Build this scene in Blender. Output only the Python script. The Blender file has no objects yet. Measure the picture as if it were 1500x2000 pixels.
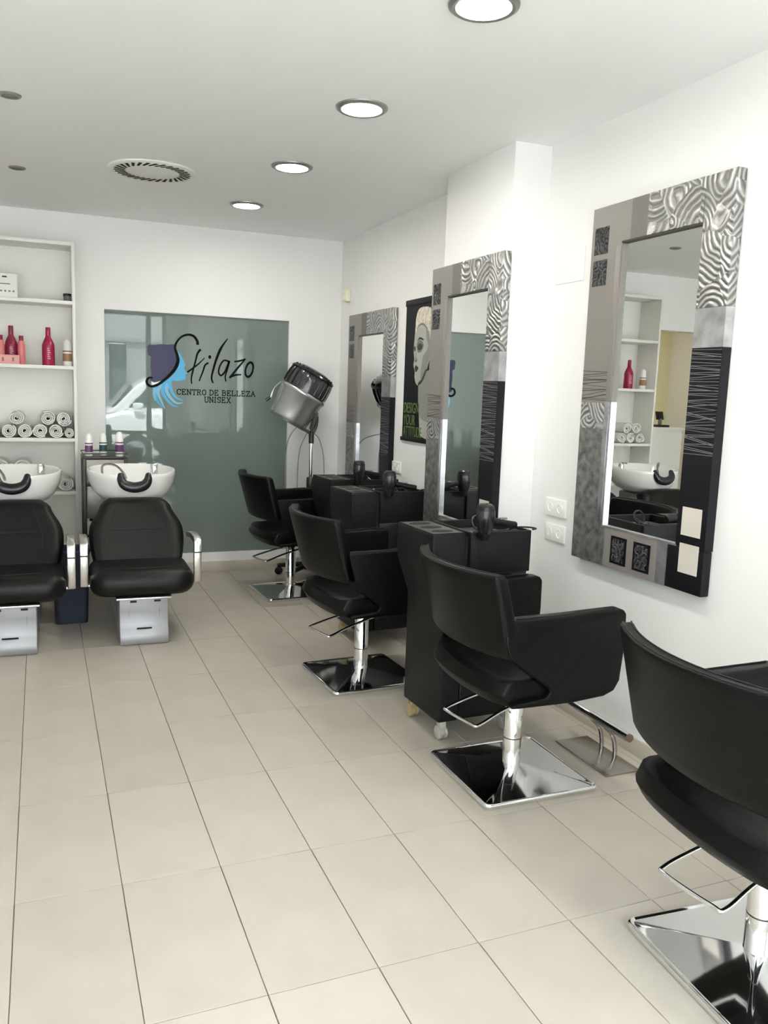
import bpy, bmesh, math, random
from mathutils import Vector, Matrix

R = random.Random(7)
PI = math.pi
SC = bpy.context.scene
COL = SC.collection

# ------------------------------------------------------------------ camera
XR, YB, H = 2.441, 4.867, 2.717          # right wall, back wall, ceiling
XC, YC0, YC1 = 2.236, 1.803, 2.526       # pillar face and its two ends
YF, XL = -3.0, -2.6                      # shop front, left wall


def make_camera():
    yaw, pit, rol = -0.3933, 0.1448, 0.0341
    f = Vector((-math.sin(yaw), math.cos(yaw), 0)); r = Vector((math.cos(yaw), math.sin(yaw), 0)); u = Vector((0, 0, 1))
    f2 = f * math.cos(pit) - u * math.sin(pit); u2 = u * math.cos(pit) + f * math.sin(pit)
    r3 = r * math.cos(rol) + u2 * math.sin(rol); u3 = -r * math.sin(rol) + u2 * math.cos(rol)
    cd = bpy.data.cameras.new('camera'); co = bpy.data.objects.new('camera', cd); COL.objects.link(co)
    cd.sensor_fit = 'HORIZONTAL'; cd.sensor_width = 36; cd.lens = 1621.93 / 1500 * 36
    cd.clip_start = 0.02
    m = Matrix((r3, u3, -f2)).transposed().to_4x4(); m.translation = (0.1058, -1.8426, 1.5134)
    co.matrix_world = m
    SC.camera = co


make_camera()

# ------------------------------------------------------------------ world, sun, exposure
SKY = 3.0
SUN = 9.0
LAMP = 23.0
w = bpy.data.worlds.new('sky'); SC.world = w; w.use_nodes = True
bg = w.node_tree.nodes['Background']; bg.inputs[0].default_value = (0.80, 0.90, 1.0, 1); bg.inputs[1].default_value = SKY
sd = bpy.data.lights.new('sun', 'SUN'); sd.energy = SUN; sd.angle = 0.01; sd.color = (1, 0.98, 0.95)
so = bpy.data.objects.new('sun', sd); COL.objects.link(so)
so.rotation_euler = Vector((0.22, -0.40, -0.89)).to_track_quat('-Z', 'Y').to_euler(); so.location = (0, 4, 12)
pd = bpy.data.lights.new('window_portal', 'AREA'); pd.shape = 'RECTANGLE'; pd.size = 4.6; pd.size_y = 2.64
pd.cycles.is_portal = True
po = bpy.data.objects.new('window_portal', pd); COL.objects.link(po); po.location = (-0.2, YF - 0.12, 1.34); po.rotation_euler = (PI / 2, 0, 0)
SC.view_settings.view_transform = 'Standard'; SC.view_settings.look = 'None'
SC.view_settings.exposure = 2.62; SC.view_settings.gamma = 1.0; SC.view_settings.use_curve_mapping = False
SC.cycles.use_denoising = True
SC.cycles.diffuse_bounces = 6; SC.cycles.max_bounces = 12
SC.cycles.caustics_reflective = False; SC.cycles.caustics_refractive = False


# ------------------------------------------------------------------ materials
def lin(c):
    return tuple(((x / 255 + 0.055) / 1.055) ** 2.4 if x > 10 else x / 255 / 12.92 for x in c)


def nodes_of(m):
    return m.node_tree.nodes, m.node_tree.links, m.node_tree.nodes['Principled BSDF']


def mat(name, col, rough=0.5, metal=0.0, ior=1.5, noise=0.0, nscale=8.0, bump=0.0, bscale=60.0, emit=None, estr=0.0, spec=None, coat=0.0):
    m = bpy.data.materials.new(name); m.use_nodes = True
    N, L, p = nodes_of(m)
    p.inputs['Base Color'].default_value = (*col, 1); p.inputs['Roughness'].default_value = rough
    p.inputs['Metallic'].default_value = metal; p.inputs['IOR'].default_value = ior
    if coat: p.inputs['Coat Weight'].default_value = coat; p.inputs['Coat Roughness'].default_value = 0.05
    if spec is not None: p.inputs['Specular IOR Level'].default_value = spec
    tc = N.new('ShaderNodeTexCoord')
    if noise:
        n = N.new('ShaderNodeTexNoise'); n.inputs['Scale'].default_value = nscale; n.inputs['Detail'].default_value = 4
        L.new(tc.outputs['Object'], n.inputs['Vector'])
        r = N.new('ShaderNodeValToRGB')
        r.color_ramp.elements[0].position = 0.3; r.color_ramp.elements[1].position = 0.7
        r.color_ramp.elements[0].color = (*[c * (1 - noise) for c in col], 1)
        r.color_ramp.elements[1].color = (*[min(1, c * (1 + noise)) for c in col], 1)
        L.new(n.outputs['Fac'], r.inputs['Fac']); L.new(r.outputs['Color'], p.inputs['Base Color'])
    if bump:
        n = N.new('ShaderNodeTexNoise'); n.inputs['Scale'].default_value = bscale; n.inputs['Detail'].default_value = 3
        L.new(tc.outputs['Object'], n.inputs['Vector'])
        b = N.new('ShaderNodeBump'); b.inputs['Strength'].default_value = bump; b.inputs['Distance'].default_value = 0.004
        L.new(n.outputs['Fac'], b.inputs['Height']); L.new(b.outputs['Normal'], p.inputs['Normal'])
    if emit:
        p.inputs['Emission Color'].default_value = (*emit, 1); p.inputs['Emission Strength'].default_value = estr
    return m


def mat_swirl(name, dark, light, scale, rings, bump=1.0, metal=0.85, rough=0.35):
    """combed plaster arcs: rings around the points of a cell pattern"""
    m = bpy.data.materials.new(name); m.use_nodes = True
    N, L, p = nodes_of(m)
    tc = N.new('ShaderNodeTexCoord')
    v = N.new('ShaderNodeTexVoronoi'); v.inputs['Scale'].default_value = scale
    nz = N.new('ShaderNodeTexNoise'); nz.inputs['Scale'].default_value = scale * 1.3
    mx = N.new('ShaderNodeMixRGB'); mx.inputs[0].default_value = 0.03
    L.new(tc.outputs['Object'], nz.inputs['Vector']); L.new(tc.outputs['Object'], mx.inputs[1]); L.new(nz.outputs['Color'], mx.inputs[2])
    L.new(mx.outputs[0], v.inputs['Vector'])
    # each cell carries arcs struck from a point outside its middle
    d1 = N.new('ShaderNodeVectorMath'); d1.operation = 'SUBTRACT'; L.new(mx.outputs[0], d1.inputs[0]); L.new(v.outputs['Position'], d1.inputs[1])
    o1 = N.new('ShaderNodeVectorMath'); o1.operation = 'SUBTRACT'; L.new(v.outputs['Color'], o1.inputs[0]); o1.inputs[1].default_value = (0.5, 0.5, 0.5)
    o2 = N.new('ShaderNodeVectorMath'); o2.operation = 'SCALE'; L.new(o1.outputs[0], o2.inputs[0]); o2.inputs['Scale'].default_value = 2.0 / scale
    d2 = N.new('ShaderNodeVectorMath'); d2.operation = 'ADD'; L.new(d1.outputs[0], d2.inputs[0]); L.new(o2.outputs[0], d2.inputs[1])
    ln = N.new('ShaderNodeVectorMath'); ln.operation = 'LENGTH'; L.new(d2.outputs[0], ln.inputs[0])
    mu = N.new('ShaderNodeMath'); mu.operation = 'MULTIPLY'; mu.inputs[1].default_value = rings * scale
    L.new(ln.outputs['Value'], mu.inputs[0])
    sn = N.new('ShaderNodeMath'); sn.operation = 'SINE'; L.new(mu.outputs[0], sn.inputs[0])
    ma = N.new('ShaderNodeMath'); ma.operation = 'MULTIPLY_ADD'; ma.inputs[1].default_value = 0.5; ma.inputs[2].default_value = 0.5
    L.new(sn.outputs[0], ma.inputs[0])
    r = N.new('ShaderNodeValToRGB'); r.color_ramp.elements[0].color = (*dark, 1); r.color_ramp.elements[1].color = (*light, 1)
    L.new(ma.outputs[0], r.inputs['Fac']); L.new(r.outputs['Color'], p.inputs['Base Color'])
    b = N.new('ShaderNodeBump'); b.inputs['Strength'].default_value = bump; b.inputs['Distance'].default_value = 0.012
    L.new(ma.outputs[0], b.inputs['Height']); L.new(b.outputs['Normal'], p.inputs['Normal'])
    p.inputs['Metallic'].default_value = metal; p.inputs['Roughness'].default_value = rough
    return m


def mat_stripes(name, a, b_, scale, axis='Z', rough=0.5, metal=0.3):
    m = bpy.data.materials.new(name); m.use_nodes = True
    N, L, p = nodes_of(m)
    tc = N.new('ShaderNodeTexCoord'); wv = N.new('ShaderNodeTexWave'); wv.bands_direction = axis
    wv.inputs['Scale'].default_value = scale; wv.inputs['Distortion'].default_value = 1.2; wv.inputs['Detail'].default_value = 2
    L.new(tc.outputs['Object'], wv.inputs['Vector'])
    r = N.new('ShaderNodeValToRGB'); r.color_ramp.elements[0].color = (*a, 1); r.color_ramp.elements[1].color = (*b_, 1)
    L.new(wv.outputs['Fac'], r.inputs['Fac']); L.new(r.outputs['Color'], p.inputs['Base Color'])
    p.inputs['Roughness'].default_value = rough; p.inputs['Metallic'].default_value = metal
    return m


def mat_pane(name, tint, gloss):
    m = bpy.data.materials.new(name); m.use_nodes = True
    N, L, p = nodes_of(m); N.remove(p)
    out = N['Material Output']; t = N.new('ShaderNodeBsdfTransparent'); t.inputs[0].default_value = (*tint, 1)
    g = N.new('ShaderNodeBsdfGlossy'); g.inputs['Roughness'].default_value = 0.0
    mx = N.new('ShaderNodeMixShader'); mx.inputs[0].default_value = gloss
    L.new(t.outputs[0], mx.inputs[1]); L.new(g.outputs[0], mx.inputs[2]); L.new(mx.outputs[0], out.inputs['Surface'])
    return m


def mat_tile():
    m = mat('floor_tile', lin((182, 174, 162)), 0.42, noise=0.05, nscale=5, bump=0.05, bscale=25)
    N, L, p = nodes_of(m)
    src = p.inputs['Base Color'].links[0].from_socket
    oi = N.new('ShaderNodeObjectInfo'); hs = N.new('ShaderNodeHueSaturation')
    mr = N.new('ShaderNodeMapRange'); mr.inputs['To Min'].default_value = 0.965; mr.inputs['To Max'].default_value = 1.035
    L.new(oi.outputs['Random'], mr.inputs['Value']); L.new(mr.outputs[0], hs.inputs['Value'])
    L.new(src, hs.inputs['Color']); L.new(hs.outputs[0], p.inputs['Base Color'])
    return m


WALL = mat('wall_paint', (0.82, 0.81, 0.80), 0.85, bump=0.05, bscale=180)
CEIL = mat('ceiling_paint', (0.88, 0.88, 0.885), 0.9)
CREAM = mat('cream_paint', lin((224, 214, 176)), 0.85)
TILE = mat_tile()
GROUT = mat('grout', lin((128, 118, 104)), 0.9)
SKIRT = mat('skirting_tile', lin((190, 182, 168)), 0.45, noise=0.04)
WHITE = mat('white_laminate', (0.80, 0.79, 0.75), 0.45)
LEATHER = mat('black_leather', (0.0028, 0.0031, 0.0030), 0.36, spec=0.16, bump=0.25, bscale=260)
LEATHER2 = mat('black_vinyl', (0.006, 0.0063, 0.006), 0.38, spec=0.24, bump=0.2, bscale=200)
SEAM = mat('seam_thread', (0.006, 0.006, 0.006), 0.7)
CHROME = mat('chrome', (0.82, 0.83, 0.84), 0.06, 1.0)
STEEL = mat('brushed_steel', (0.42, 0.40, 0.38), 0.22, 1.0)
ALU = mat('satin_aluminium', (0.70, 0.68, 0.65), 0.3, 1.0)
SILVER = mat('silver_plastic', lin((158, 158, 162)), 0.42, 0.35)
PLASTIC = mat('black_plastic', (0.007, 0.0074, 0.0078), 0.5, spec=0.22, bump=0.12, bscale=300)
CARTSHEEN = mat('cart_top_sheen', (0.045, 0.044, 0.042), 0.45)  # grey with the grazing sheen of black plastic put into the colour
GLOSSBLACK = mat('gloss_black', (0.012, 0.012, 0.014), 0.22)
VOID = mat('recess_shade', (0.006, 0.006, 0.006), 0.9)  # near-black that stands for the shade inside holes, slots and gaps
CERAMIC = mat('white_ceramic', (0.83, 0.825, 0.80), 0.12, coat=0.5)
RUBBER = mat('neck_gel', (0.013, 0.013, 0.016), 0.25)
GOLDW = mat('caster_wheel', lin((176, 160, 116)), 0.25, 0.2)
CLEARW = mat('clear_caster', lin((190, 188, 180)), 0.15, 0.3)
NAVY = mat('navy_plastic', lin((38, 44, 58)), 0.4)
TOWEL = mat('towel', (0.80, 0.785, 0.75), 0.95, bump=0.9, bscale=220)
MAGENTA = mat('magenta_bottle', lin((158, 26, 74)), 0.25)
MAGENTA_D = mat('dark_red_bottle', lin((134, 30, 62)), 0.25)
PINK = mat('pink_bottle', lin((222, 122, 128)), 0.3)
PINKBOX = mat('pink_card', lin((226, 168, 160)), 0.6)
PRINTW = mat('pale_print', lin((222, 150, 180)), 0.6)
PRINTG = mat('grey_print', lin((120, 120, 122)), 0.6)
WPLAST = mat('white_plastic', (0.88, 0.87, 0.84), 0.35)
BROWN = mat('brown_label', lin((160, 118, 84)), 0.5)
PURPLE = mat('purple_label', lin((98, 58, 100)), 0.5)
TEAL = mat('teal_label', lin((38, 76, 82)), 0.5)
GREYMET = mat('grey_metal', lin((140, 136, 130)), 0.4, 0.5)
DARKMET = mat('dark_metal', lin((64, 62, 60)), 0.4, 0.6)
GREYPOT = mat('grey_pot', lin((118, 120, 122)), 0.5)
TAUPE = mat('taupe_lacquer', lin((130, 124, 120)), 0.35)
BEIGE = mat('beige_square', lin((205, 198, 188)), 0.4)
BLACKLAC = mat('black_lacquer', (0.008, 0.008, 0.011), 0.35, spec=0.25)
SCRATCH = mat('scored_line', lin((150, 150, 154)), 0.4, 0.6)
SWIRL = mat_swirl('silver_swirl', lin((132, 131, 130)), lin((196, 195, 194)), 9.0, 36, 0.5, 0.7, 0.38)
SWIRL_D = mat_swirl('dark_swirl', lin((16, 16, 18)), lin((80, 82, 84)), 26.0, 16, 0.6, 0.5, 0.3)
STONE = mat('silver_stone', lin((140, 139, 137)), 0.4, 0.7, noise=0.45, nscale=30, bump=1.0, bscale=34)
FOIL = mat('silver_leaf', lin((190, 190, 192)), 0.35, 0.8, noise=0.25, nscale=16, bump=0.4, bscale=20)
RIB = mat_stripes('ribbed_grey', lin((104, 102, 100)), lin((120, 118, 116)), 30, 'Y')
BRIGHT = mat('bright_silver', lin((168, 168, 172)), 0.35, 0.7, noise=0.35, nscale=14)
MIRROR = mat('mirror_glass', (0.90, 0.915, 0.905), 0.0, 1.0)
GLASS_T = mat('green_backed_glass', (0.175, 0.215, 0.198), 0.01, ior=1.55)
SMOKE = mat('smoked_hood', (0.035, 0.032, 0.036), 0.18, coat=0.4)
HOODSIL = mat('hood_silver', lin((176, 176, 176)), 0.25, 0.7)
GREYARM = mat('grey_bracket', lin((96, 98, 98)), 0.4, 0.3)
CABLE = mat('grey_cable', lin((150, 148, 142)), 0.6)
INK = mat('black_vinyl_ink', lin((10, 14, 13)), 0.6, spec=0.1)
HATP = mat('hat_purple', lin((26, 24, 74)), 0.4)
SKYB = mat('hair_blue', lin((72, 168, 214)), 0.4)
SKYB2 = mat('hair_pale_blue', lin((116, 182, 214)), 0.4)
POSTER = mat('poster_black', lin((20, 24, 26)), 0.5, spec=0.2)
PG1 = mat('poster_skin', lin((168, 168, 162)), 0.5, noise=0.06, nscale=6)
PG2 = mat('poster_shade', lin((112, 112, 108)), 0.5)
PG3 = mat('poster_hair', lin((206, 196, 178)), 0.5, noise=0.35, nscale=45)
PG4 = mat('poster_dark', lin((48, 48, 48)), 0.5)
PG5 = mat('poster_hair_light', lin((226, 218, 202)), 0.5)
PG6 = mat('poster_midtone', lin((136, 136, 131)), 0.5)
PGREEN = mat('poster_green', lin((98, 120, 70)), 0.5)
LAMPM = mat('lamp_diffuser', (0.9, 0.9, 0.9), 0.5, emit=(1.0, 0.965, 0.885), estr=LAMP)
LRING = mat('lamp_ring', lin((150, 148, 146)), 0.35, 0.7)
CARW = mat('car_white', (0.9, 0.9, 0.9), 0.25, coat=0.6)
CARG = mat('car_glass', (0.05, 0.07, 0.07), 0.05)
TYRE = mat('tyre', (0.02, 0.02, 0.02), 0.8)
FACADE = mat('facade_render', (0.36, 0.355, 0.35), 0.9, noise=0.05, nscale=2)
FACADE2 = mat('facade_band', (0.28, 0.28, 0.28), 0.9)
DOORG = mat('grey_door', (0.12, 0.13, 0.135), 0.5)
ASPHALT = mat('asphalt', (0.30, 0.29, 0.28), 0.9, noise=0.15, nscale=3)
PAVE = mat('pavement', (0.50, 0.48, 0.45), 0.9, noise=0.08, nscale=4)
FRAMEG = mat('grey_window_frame', lin((120, 124, 122)), 0.4, 0.4)
PANE = mat_pane('clear_pane', (0.93, 0.95, 0.94), 0.05)


# ------------------------------------------------------------------ mesh helpers
class MB:
    def __init__(s):
        s.v = []; s.f = []

    def add(s, vs, fs):
        o = len(s.v); s.v += [tuple(x) for x in vs]; s.f += [tuple(i + o for i in f) for f in fs]; return s

    def box(s, x0, x1, y0, y1, z0, z1):
        return s.add([(x0, y0, z0), (x1, y0, z0), (x1, y1, z0), (x0, y1, z0), (x0, y0, z1), (x1, y0, z1), (x1, y1, z1), (x0, y1, z1)],
                     [(0, 3, 2, 1), (4, 5, 6, 7), (0, 1, 5, 4), (1, 2, 6, 5), (2, 3, 7, 6), (3, 0, 4, 7)])

    def prism(s, poly, fn, a, b):
        """polygon (p,q) -> fn(p,q,t), extruded from t=a to t=b"""
        n = len(poly)
        vs = [fn(p, q, a) for p, q in poly] + [fn(p, q, b) for p, q in poly]
        fs = [tuple(range(n - 1, -1, -1)), tuple(range(n, 2 * n))] + [(i, (i + 1) % n, n + (i + 1) % n, n + i) for i in range(n)]
        return s.add(vs, fs)

    def lathe(s, prof, n=24, M=None, caps=True):
        vs = []; fs = []; k = len(prof)
        for r, z in prof:
            for i in range(n):
                a = 2 * PI * i / n; p = Vector((r * math.cos(a), r * math.sin(a), z)); vs.append(M @ p if M else p)
        for j in range(k - 1):
            for i in range(n):
                fs.append((j * n + i, j * n + (i + 1) % n, (j + 1) * n + (i + 1) % n, (j + 1) * n + i))
        if caps:
            fs.append(tuple(range(n - 1, -1, -1))); fs.append(tuple((k - 1) * n + i for i in range(n)))
        return s.add(vs, fs)

    def tube(s, path, r, n=10, closed=False, flat=None):
        """sweep; r number or list; flat=(a,b) gives an oval section"""
        P = [Vector(p) for p in path]; k = len(P)
        rs = r if isinstance(r, (list, tuple)) else [r] * k
        T = []
        for i in range(k):
            a = P[(i - 1) % k] if closed or i > 0 else P[i]; b = P[(i + 1) % k] if closed or i < k - 1 else P[i]
            T.append((b - a).normalized())
        up = Vector((0, 0, 1)) if abs(T[0].z) < 0.9 else Vector((1, 0, 0))
        nrm = (up - T[0] * up.dot(T[0])).normalized(); vs = []; fs = []
        for i in range(k):
            nrm = (nrm - T[i] * nrm.dot(T[i])).normalized(); bi = T[i].cross(nrm)
            fa, fb = flat if flat else (1, 1)
            for j in range(n):
                a = 2 * PI * j / n; vs.append(P[i] + (nrm * math.cos(a) * fa + bi * math.sin(a) * fb) * rs[i])
        for i in range(k if closed else k - 1):
            i2 = (i + 1) % k
            for j in range(n):
                fs.append((i * n + j, i * n + (j + 1) % n, i2 * n + (j + 1) % n, i2 * n + j))
        if not closed:
            fs.append(tuple(range(n - 1, -1, -1))); fs.append(tuple((k - 1) * n + j for j in range(n)))
        return s.add(vs, fs)

    def shell(s, fn, nu, nv):
        """closed slab: fn(u,v,side) with side 0 (front) / 1 (back)"""
        vs = []; fs = []; m = (nu + 1) * (nv + 1)
        for sd in (0, 1):
            for j in range(nv + 1):
                for i in range(nu + 1): vs.append(fn(i / nu, j / nv, sd))
        ix = lambda i, j, sd: sd * m + j * (nu + 1) + i
        for j in range(nv):
            for i in range(nu):
                fs.append((ix(i, j, 0), ix(i + 1, j, 0), ix(i + 1, j + 1, 0), ix(i, j + 1, 0)))
                fs.append((ix(i, j, 1), ix(i, j + 1, 1), ix(i + 1, j + 1, 1), ix(i + 1, j, 1)))
        for i in range(nu):
            fs.append((ix(i, 0, 0), ix(i, 0, 1), ix(i + 1, 0, 1), ix(i + 1, 0, 0)))
            fs.append((ix(i, nv, 0), ix(i + 1, nv, 0), ix(i + 1, nv, 1), ix(i, nv, 1)))
        for j in range(nv):
            fs.append((ix(0, j, 0), ix(0, j + 1, 0), ix(0, j + 1, 1), ix(0, j, 1)))
            fs.append((ix(nu, j, 0), ix(nu, j, 1), ix(nu, j + 1, 1), ix(nu, j + 1, 0)))
        return s.add(vs, fs)

    def mesh(s, name, mats, bevel=0.0, seg=2, ang=35, sharp=40):
        bm = bmesh.new()
        vv = [bm.verts.new(v) for v in s.v]
        for f in s.f:
            try: bm.faces.new([vv[i] for i in f])
            except ValueError: pass
        bmesh.ops.recalc_face_normals(bm, faces=bm.faces)
        lim = math.radians(ang)
        if bevel:
            es = [e for e in bm.edges if len(e.link_faces) == 2 and e.calc_face_angle(0) > lim]
            bmesh.ops.bevel(bm, geom=es, offset=bevel, segments=seg, profile=0.5, affect='EDGES', clamp_overlap=True)
        for f in bm.faces: f.smooth = True
        for e in bm.edges:
            if len(e.link_faces) == 2: e.smooth = e.calc_face_angle(0) < math.radians(sharp)
        me = bpy.data.meshes.new(name); bm.to_mesh(me); bm.free()
        me.materials.append(mats)
        return me


def link(name, me, parent=None):
    o = bpy.data.objects.new(name, me); COL.objects.link(o)
    if parent: o.parent = parent
    return o


def obj(name, mb, m, parent=None, bevel=0.0, seg=2, ang=35, label=None, sharp=40):
    o = link(name, mb.mesh(name, m, bevel, seg, ang, sharp), parent)
    if label: o['label'] = label
    return o


def thing(name, label, cat, loc=(0, 0, 0), rz=0.0, group=None):
    o = bpy.data.objects.new(name, None); COL.objects.link(o); o.empty_display_size = 0.05
    o.location = loc; o.rotation_euler = (0, 0, rz)
    return tag(o, label, cat, group)


def tag(o, label, cat, group=None):
    o['label'] = label; o['category'] = cat
    if group: o['group'] = group
    return o


def struct(name, mb, m, label=None, bevel=0.0):
    o = obj(name, mb, m, None, bevel); o['kind'] = 'structure'
    if label: o['label'] = label
    return o


def children(o):
    return [c for c in bpy.data.objects if c.parent == o]


def dup(root, loc, rz, label=None):
    r = root.copy(); COL.objects.link(r); r.location = loc; r.rotation_euler = (0, 0, rz)
    if label: r['label'] = label
    for ch in children(root):
        c = ch.copy(); COL.objects.link(c); c.parent = r
        for g in children(ch):
            d = g.copy(); COL.objects.link(d); d.parent = c
    return r


def sm(a, b, t):
    t = max(0.0, min(1.0, (t - a) / (b - a))); return t * t * (3 - 2 * t)


def spline(pts, n=8):
    """Catmull-Rom through points"""
    P = [Vector(p) for p in pts]; out = []
    for i in range(len(P) - 1):
        p0 = P[max(i - 1, 0)]; p1 = P[i]; p2 = P[i + 1]; p3 = P[min(i + 2, len(P) - 1)]
        for k in range(n):
            t = k / n
            out.append(0.5 * ((2 * p1) + (p2 - p0) * t + (2 * p0 - 5 * p1 + 4 * p2 - p3) * t * t + (3 * p1 - p0 - 3 * p2 + p3) * t ** 3))
    out.append(P[-1]); return out


def rrect(x0, x1, y0, y1, r, n=4):
    out = []
    for cx, cy, a0 in ((x1 - r, y1 - r, 0), (x0 + r, y1 - r, 90), (x0 + r, y0 + r, 180), (x1 - r, y0 + r, 270)):
        for k in range(n + 1):
            a = math.radians(a0 + 90 * k / n); out.append((cx + r * math.cos(a), cy + r * math.sin(a)))
    return out


XY = lambda p, q, t: (p, q, t)
XZ = lambda p, q, t: (p, t, q)
YZ = lambda p, q, t: (t, p, q)


# ------------------------------------------------------------------ room shell
TX, TY = 0.3, 0.6043


def build_floor():
    fl = struct('floor', MB().box(XL - 0.1, XR + 0.1, YF - 0.1, 6.7, -0.06, -0.004), GROUT, 'pale beige porcelain tile floor')
    cache = {}
    g = 0.0013
    x0 = math.floor(XL / TX); y0 = math.floor(YF / TY)
    for i in range(x0, math.ceil(XR / TX)):
        for j in range(y0, math.ceil(YB / TY)):
            a0, a1 = max(i * TX, XL), min((i + 1) * TX, XR); b0, b1 = max(j * TY, YF), min((j + 1) * TY, YB)
            wx, wy = a1 - a0 - 2 * g, b1 - b0 - 2 * g
            if wx < 0.004 or wy < 0.004: continue
            key = (round(wx, 4), round(wy, 4))
            if key not in cache:
                cache[key] = MB().box(-wx / 2, wx / 2, -wy / 2, wy / 2, -0.008, 0.0).mesh('tile', TILE, 0.0009, 1)
            t = link('tile', cache[key], fl); t.location = ((a0 + a1) / 2, (b0 + b1) / 2, 0)
    m = MB().box(XL, -0.5, YB, 6.6, -0.004, 0.0)
    obj('side_room_tiling', m, TILE, fl)


build_floor()
struct('ceiling', MB().box(XL - 0.15, XR + 0.15, YF - 0.2, 6.75, H, H + 0.12), CEIL, 'smooth white painted ceiling')

GX0, GX1, GZ0, GZ1 = 0.562, 1.996, 0.155, 2.05      # glass panel on the back wall
m = MB()
m.box(-0.73, GX0, YB, YB + 0.15, 0, H).box(GX1, XR + 0.15, YB, YB + 0.15, 0, H)
m.box(GX0, GX1, YB, YB + 0.15, 0, GZ0).box(GX0, GX1, YB, YB + 0.15, GZ1, H)
m.box(GX0, GX1, YB + 0.07, YB + 0.15, GZ0, GZ1)
m.box(-2.2, -0.73, YB, YB + 0.15, 2.2, H).box(XL - 0.15, -2.2, YB, YB + 0.15, 0, H)
struct('wall_back', m, WALL, 'white painted back wall')
struct('wall_right', MB().box(XR, XR + 0.15, YF - 0.2, YB + 0.15, 0, H), WALL, 'white painted wall with the mirrors')
struct('wall_pillar', MB().box(XC, XR + 0.01, YC0, YC1, 0, H), WALL, 'white pillar standing out from the mirror wall', 0.002)
struct('wall_left', MB().box(XL - 0.15, XL, YF - 0.2, 6.75, 0, H), WALL)
m = MB().box(-0.5, -0.35, YB + 0.15, 6.75, 0, H).box(XL, -0.35, 6.6, 6.75, 0, H)
struct('wall_side_room', m, CREAM, 'cream painted wall of the side room seen in the mirror')
m = MB().box(XL, -2.45, YF - 0.2, YF, 0, H).box(2.09, XR, YF - 0.2, YF, 0, H).box(-2.45, 2.09, YF - 0.2, YF, 2.66, H)
struct('wall_front', m, WALL)
m = MB().box(GX1 - 2.6, XR, YB - 0.012, YB, 0, 0.082)
struct('baseboard_back', MB().box(0.36, XR - 0.012, YB - 0.012, YB, 0, 0.082), SKIRT, bevel=0.002)
m = MB().box(XR - 0.012, XR, YF, YC0, 0, 0.075).box(XR - 0.012, XR, YC1, YB, 0, 0.075).box(XC - 0.012, XC, YC0 - 0.012, YC1 + 0.012, 0, 0.075)
m.box(XC, XR - 0.012, YC0 - 0.012, YC0, 0, 0.075).box(XC, XR - 0.012, YC1, YC1 + 0.012, 0, 0.075)
struct('baseboard_right', m, SKIRT, bevel=0.002)


# ------------------------------------------------------------------ shop front behind the camera, and the street
def build_front():
    fr = struct('window_2', MB().box(-2.45, 2.09, YF - 0.14, YF - 0.08, 0.0, 0.06), FRAMEG, 'shop front glazing')
    for x0, x1 in ((-2.45, -2.38), (-0.95, -0.89), (0.42, 0.48), (1.77, 1.85), (2.04, 2.09)):
        obj('mullion', MB().box(x0, x1, YF - 0.15, YF - 0.07, 0.06, 2.66), FRAMEG, fr)
    obj('top_rail', MB().box(-2.38, 2.04, YF - 0.15, YF - 0.07, 2.62, 2.66), FRAMEG, fr)
    for x0, x1 in ((-2.38, -0.95), (-0.89, 0.42), (0.48, 1.77), (1.85, 2.04)):
        obj('mid_rail', MB().box(x0, x1, YF - 0.13, YF - 0.09, 0.64, 0.70), FRAMEG, fr)
        obj('pane', MB().box(x0, x1, YF - 0.113, YF - 0.107, 0.06, 2.62), PANE, fr)


build_front()
struct('ground_street', MB().box(-30, 30, -12, -5.0, -0.5, -0.14), ASPHALT, 'asphalt street outside')
struct('ground_pavement', MB().box(-30, 30, -5.0, YF - 0.1, -0.5, -0.02), PAVE, 'pavement outside the shop front')


def build_building():
    t = thing('building', 'pale rendered building across the street, reflected in the green glass', 'building', (0, -11.5, 0))
    m = MB().box(-20, 1.75, -1, 0, -0.2, 2.55).box(2.25, 20, -1, 0, -0.2, 2.55).box(-20, 20, -1, 0, 2.55, 7.5)
    obj('wall', m, FACADE, t)
    obj('ledge', MB().box(-20, 20, 0, 0.08, 2.56, 2.66), FACADE2, t)
    d = obj('door', MB().box(1.78, 2.22, -0.3, -0.2, -0.2, 2.5), DOORG, t)
    obj('transom', MB().box(1.80, 2.20, -0.2, -0.17, 1.95, 2.42), CARG, d)
    obj('door_knob', MB().box(1.98, 2.02, -0.2, -0.14, 1.2, 1.24), STEEL, d)
    f = MB().box(1.72, 1.78, -0.3, 0.02, -0.2, 2.56).box(2.22, 2.28, -0.3, 0.02, -0.2, 2.56)
    obj('door_frame', f, FACADE2, t)


build_building()


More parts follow.
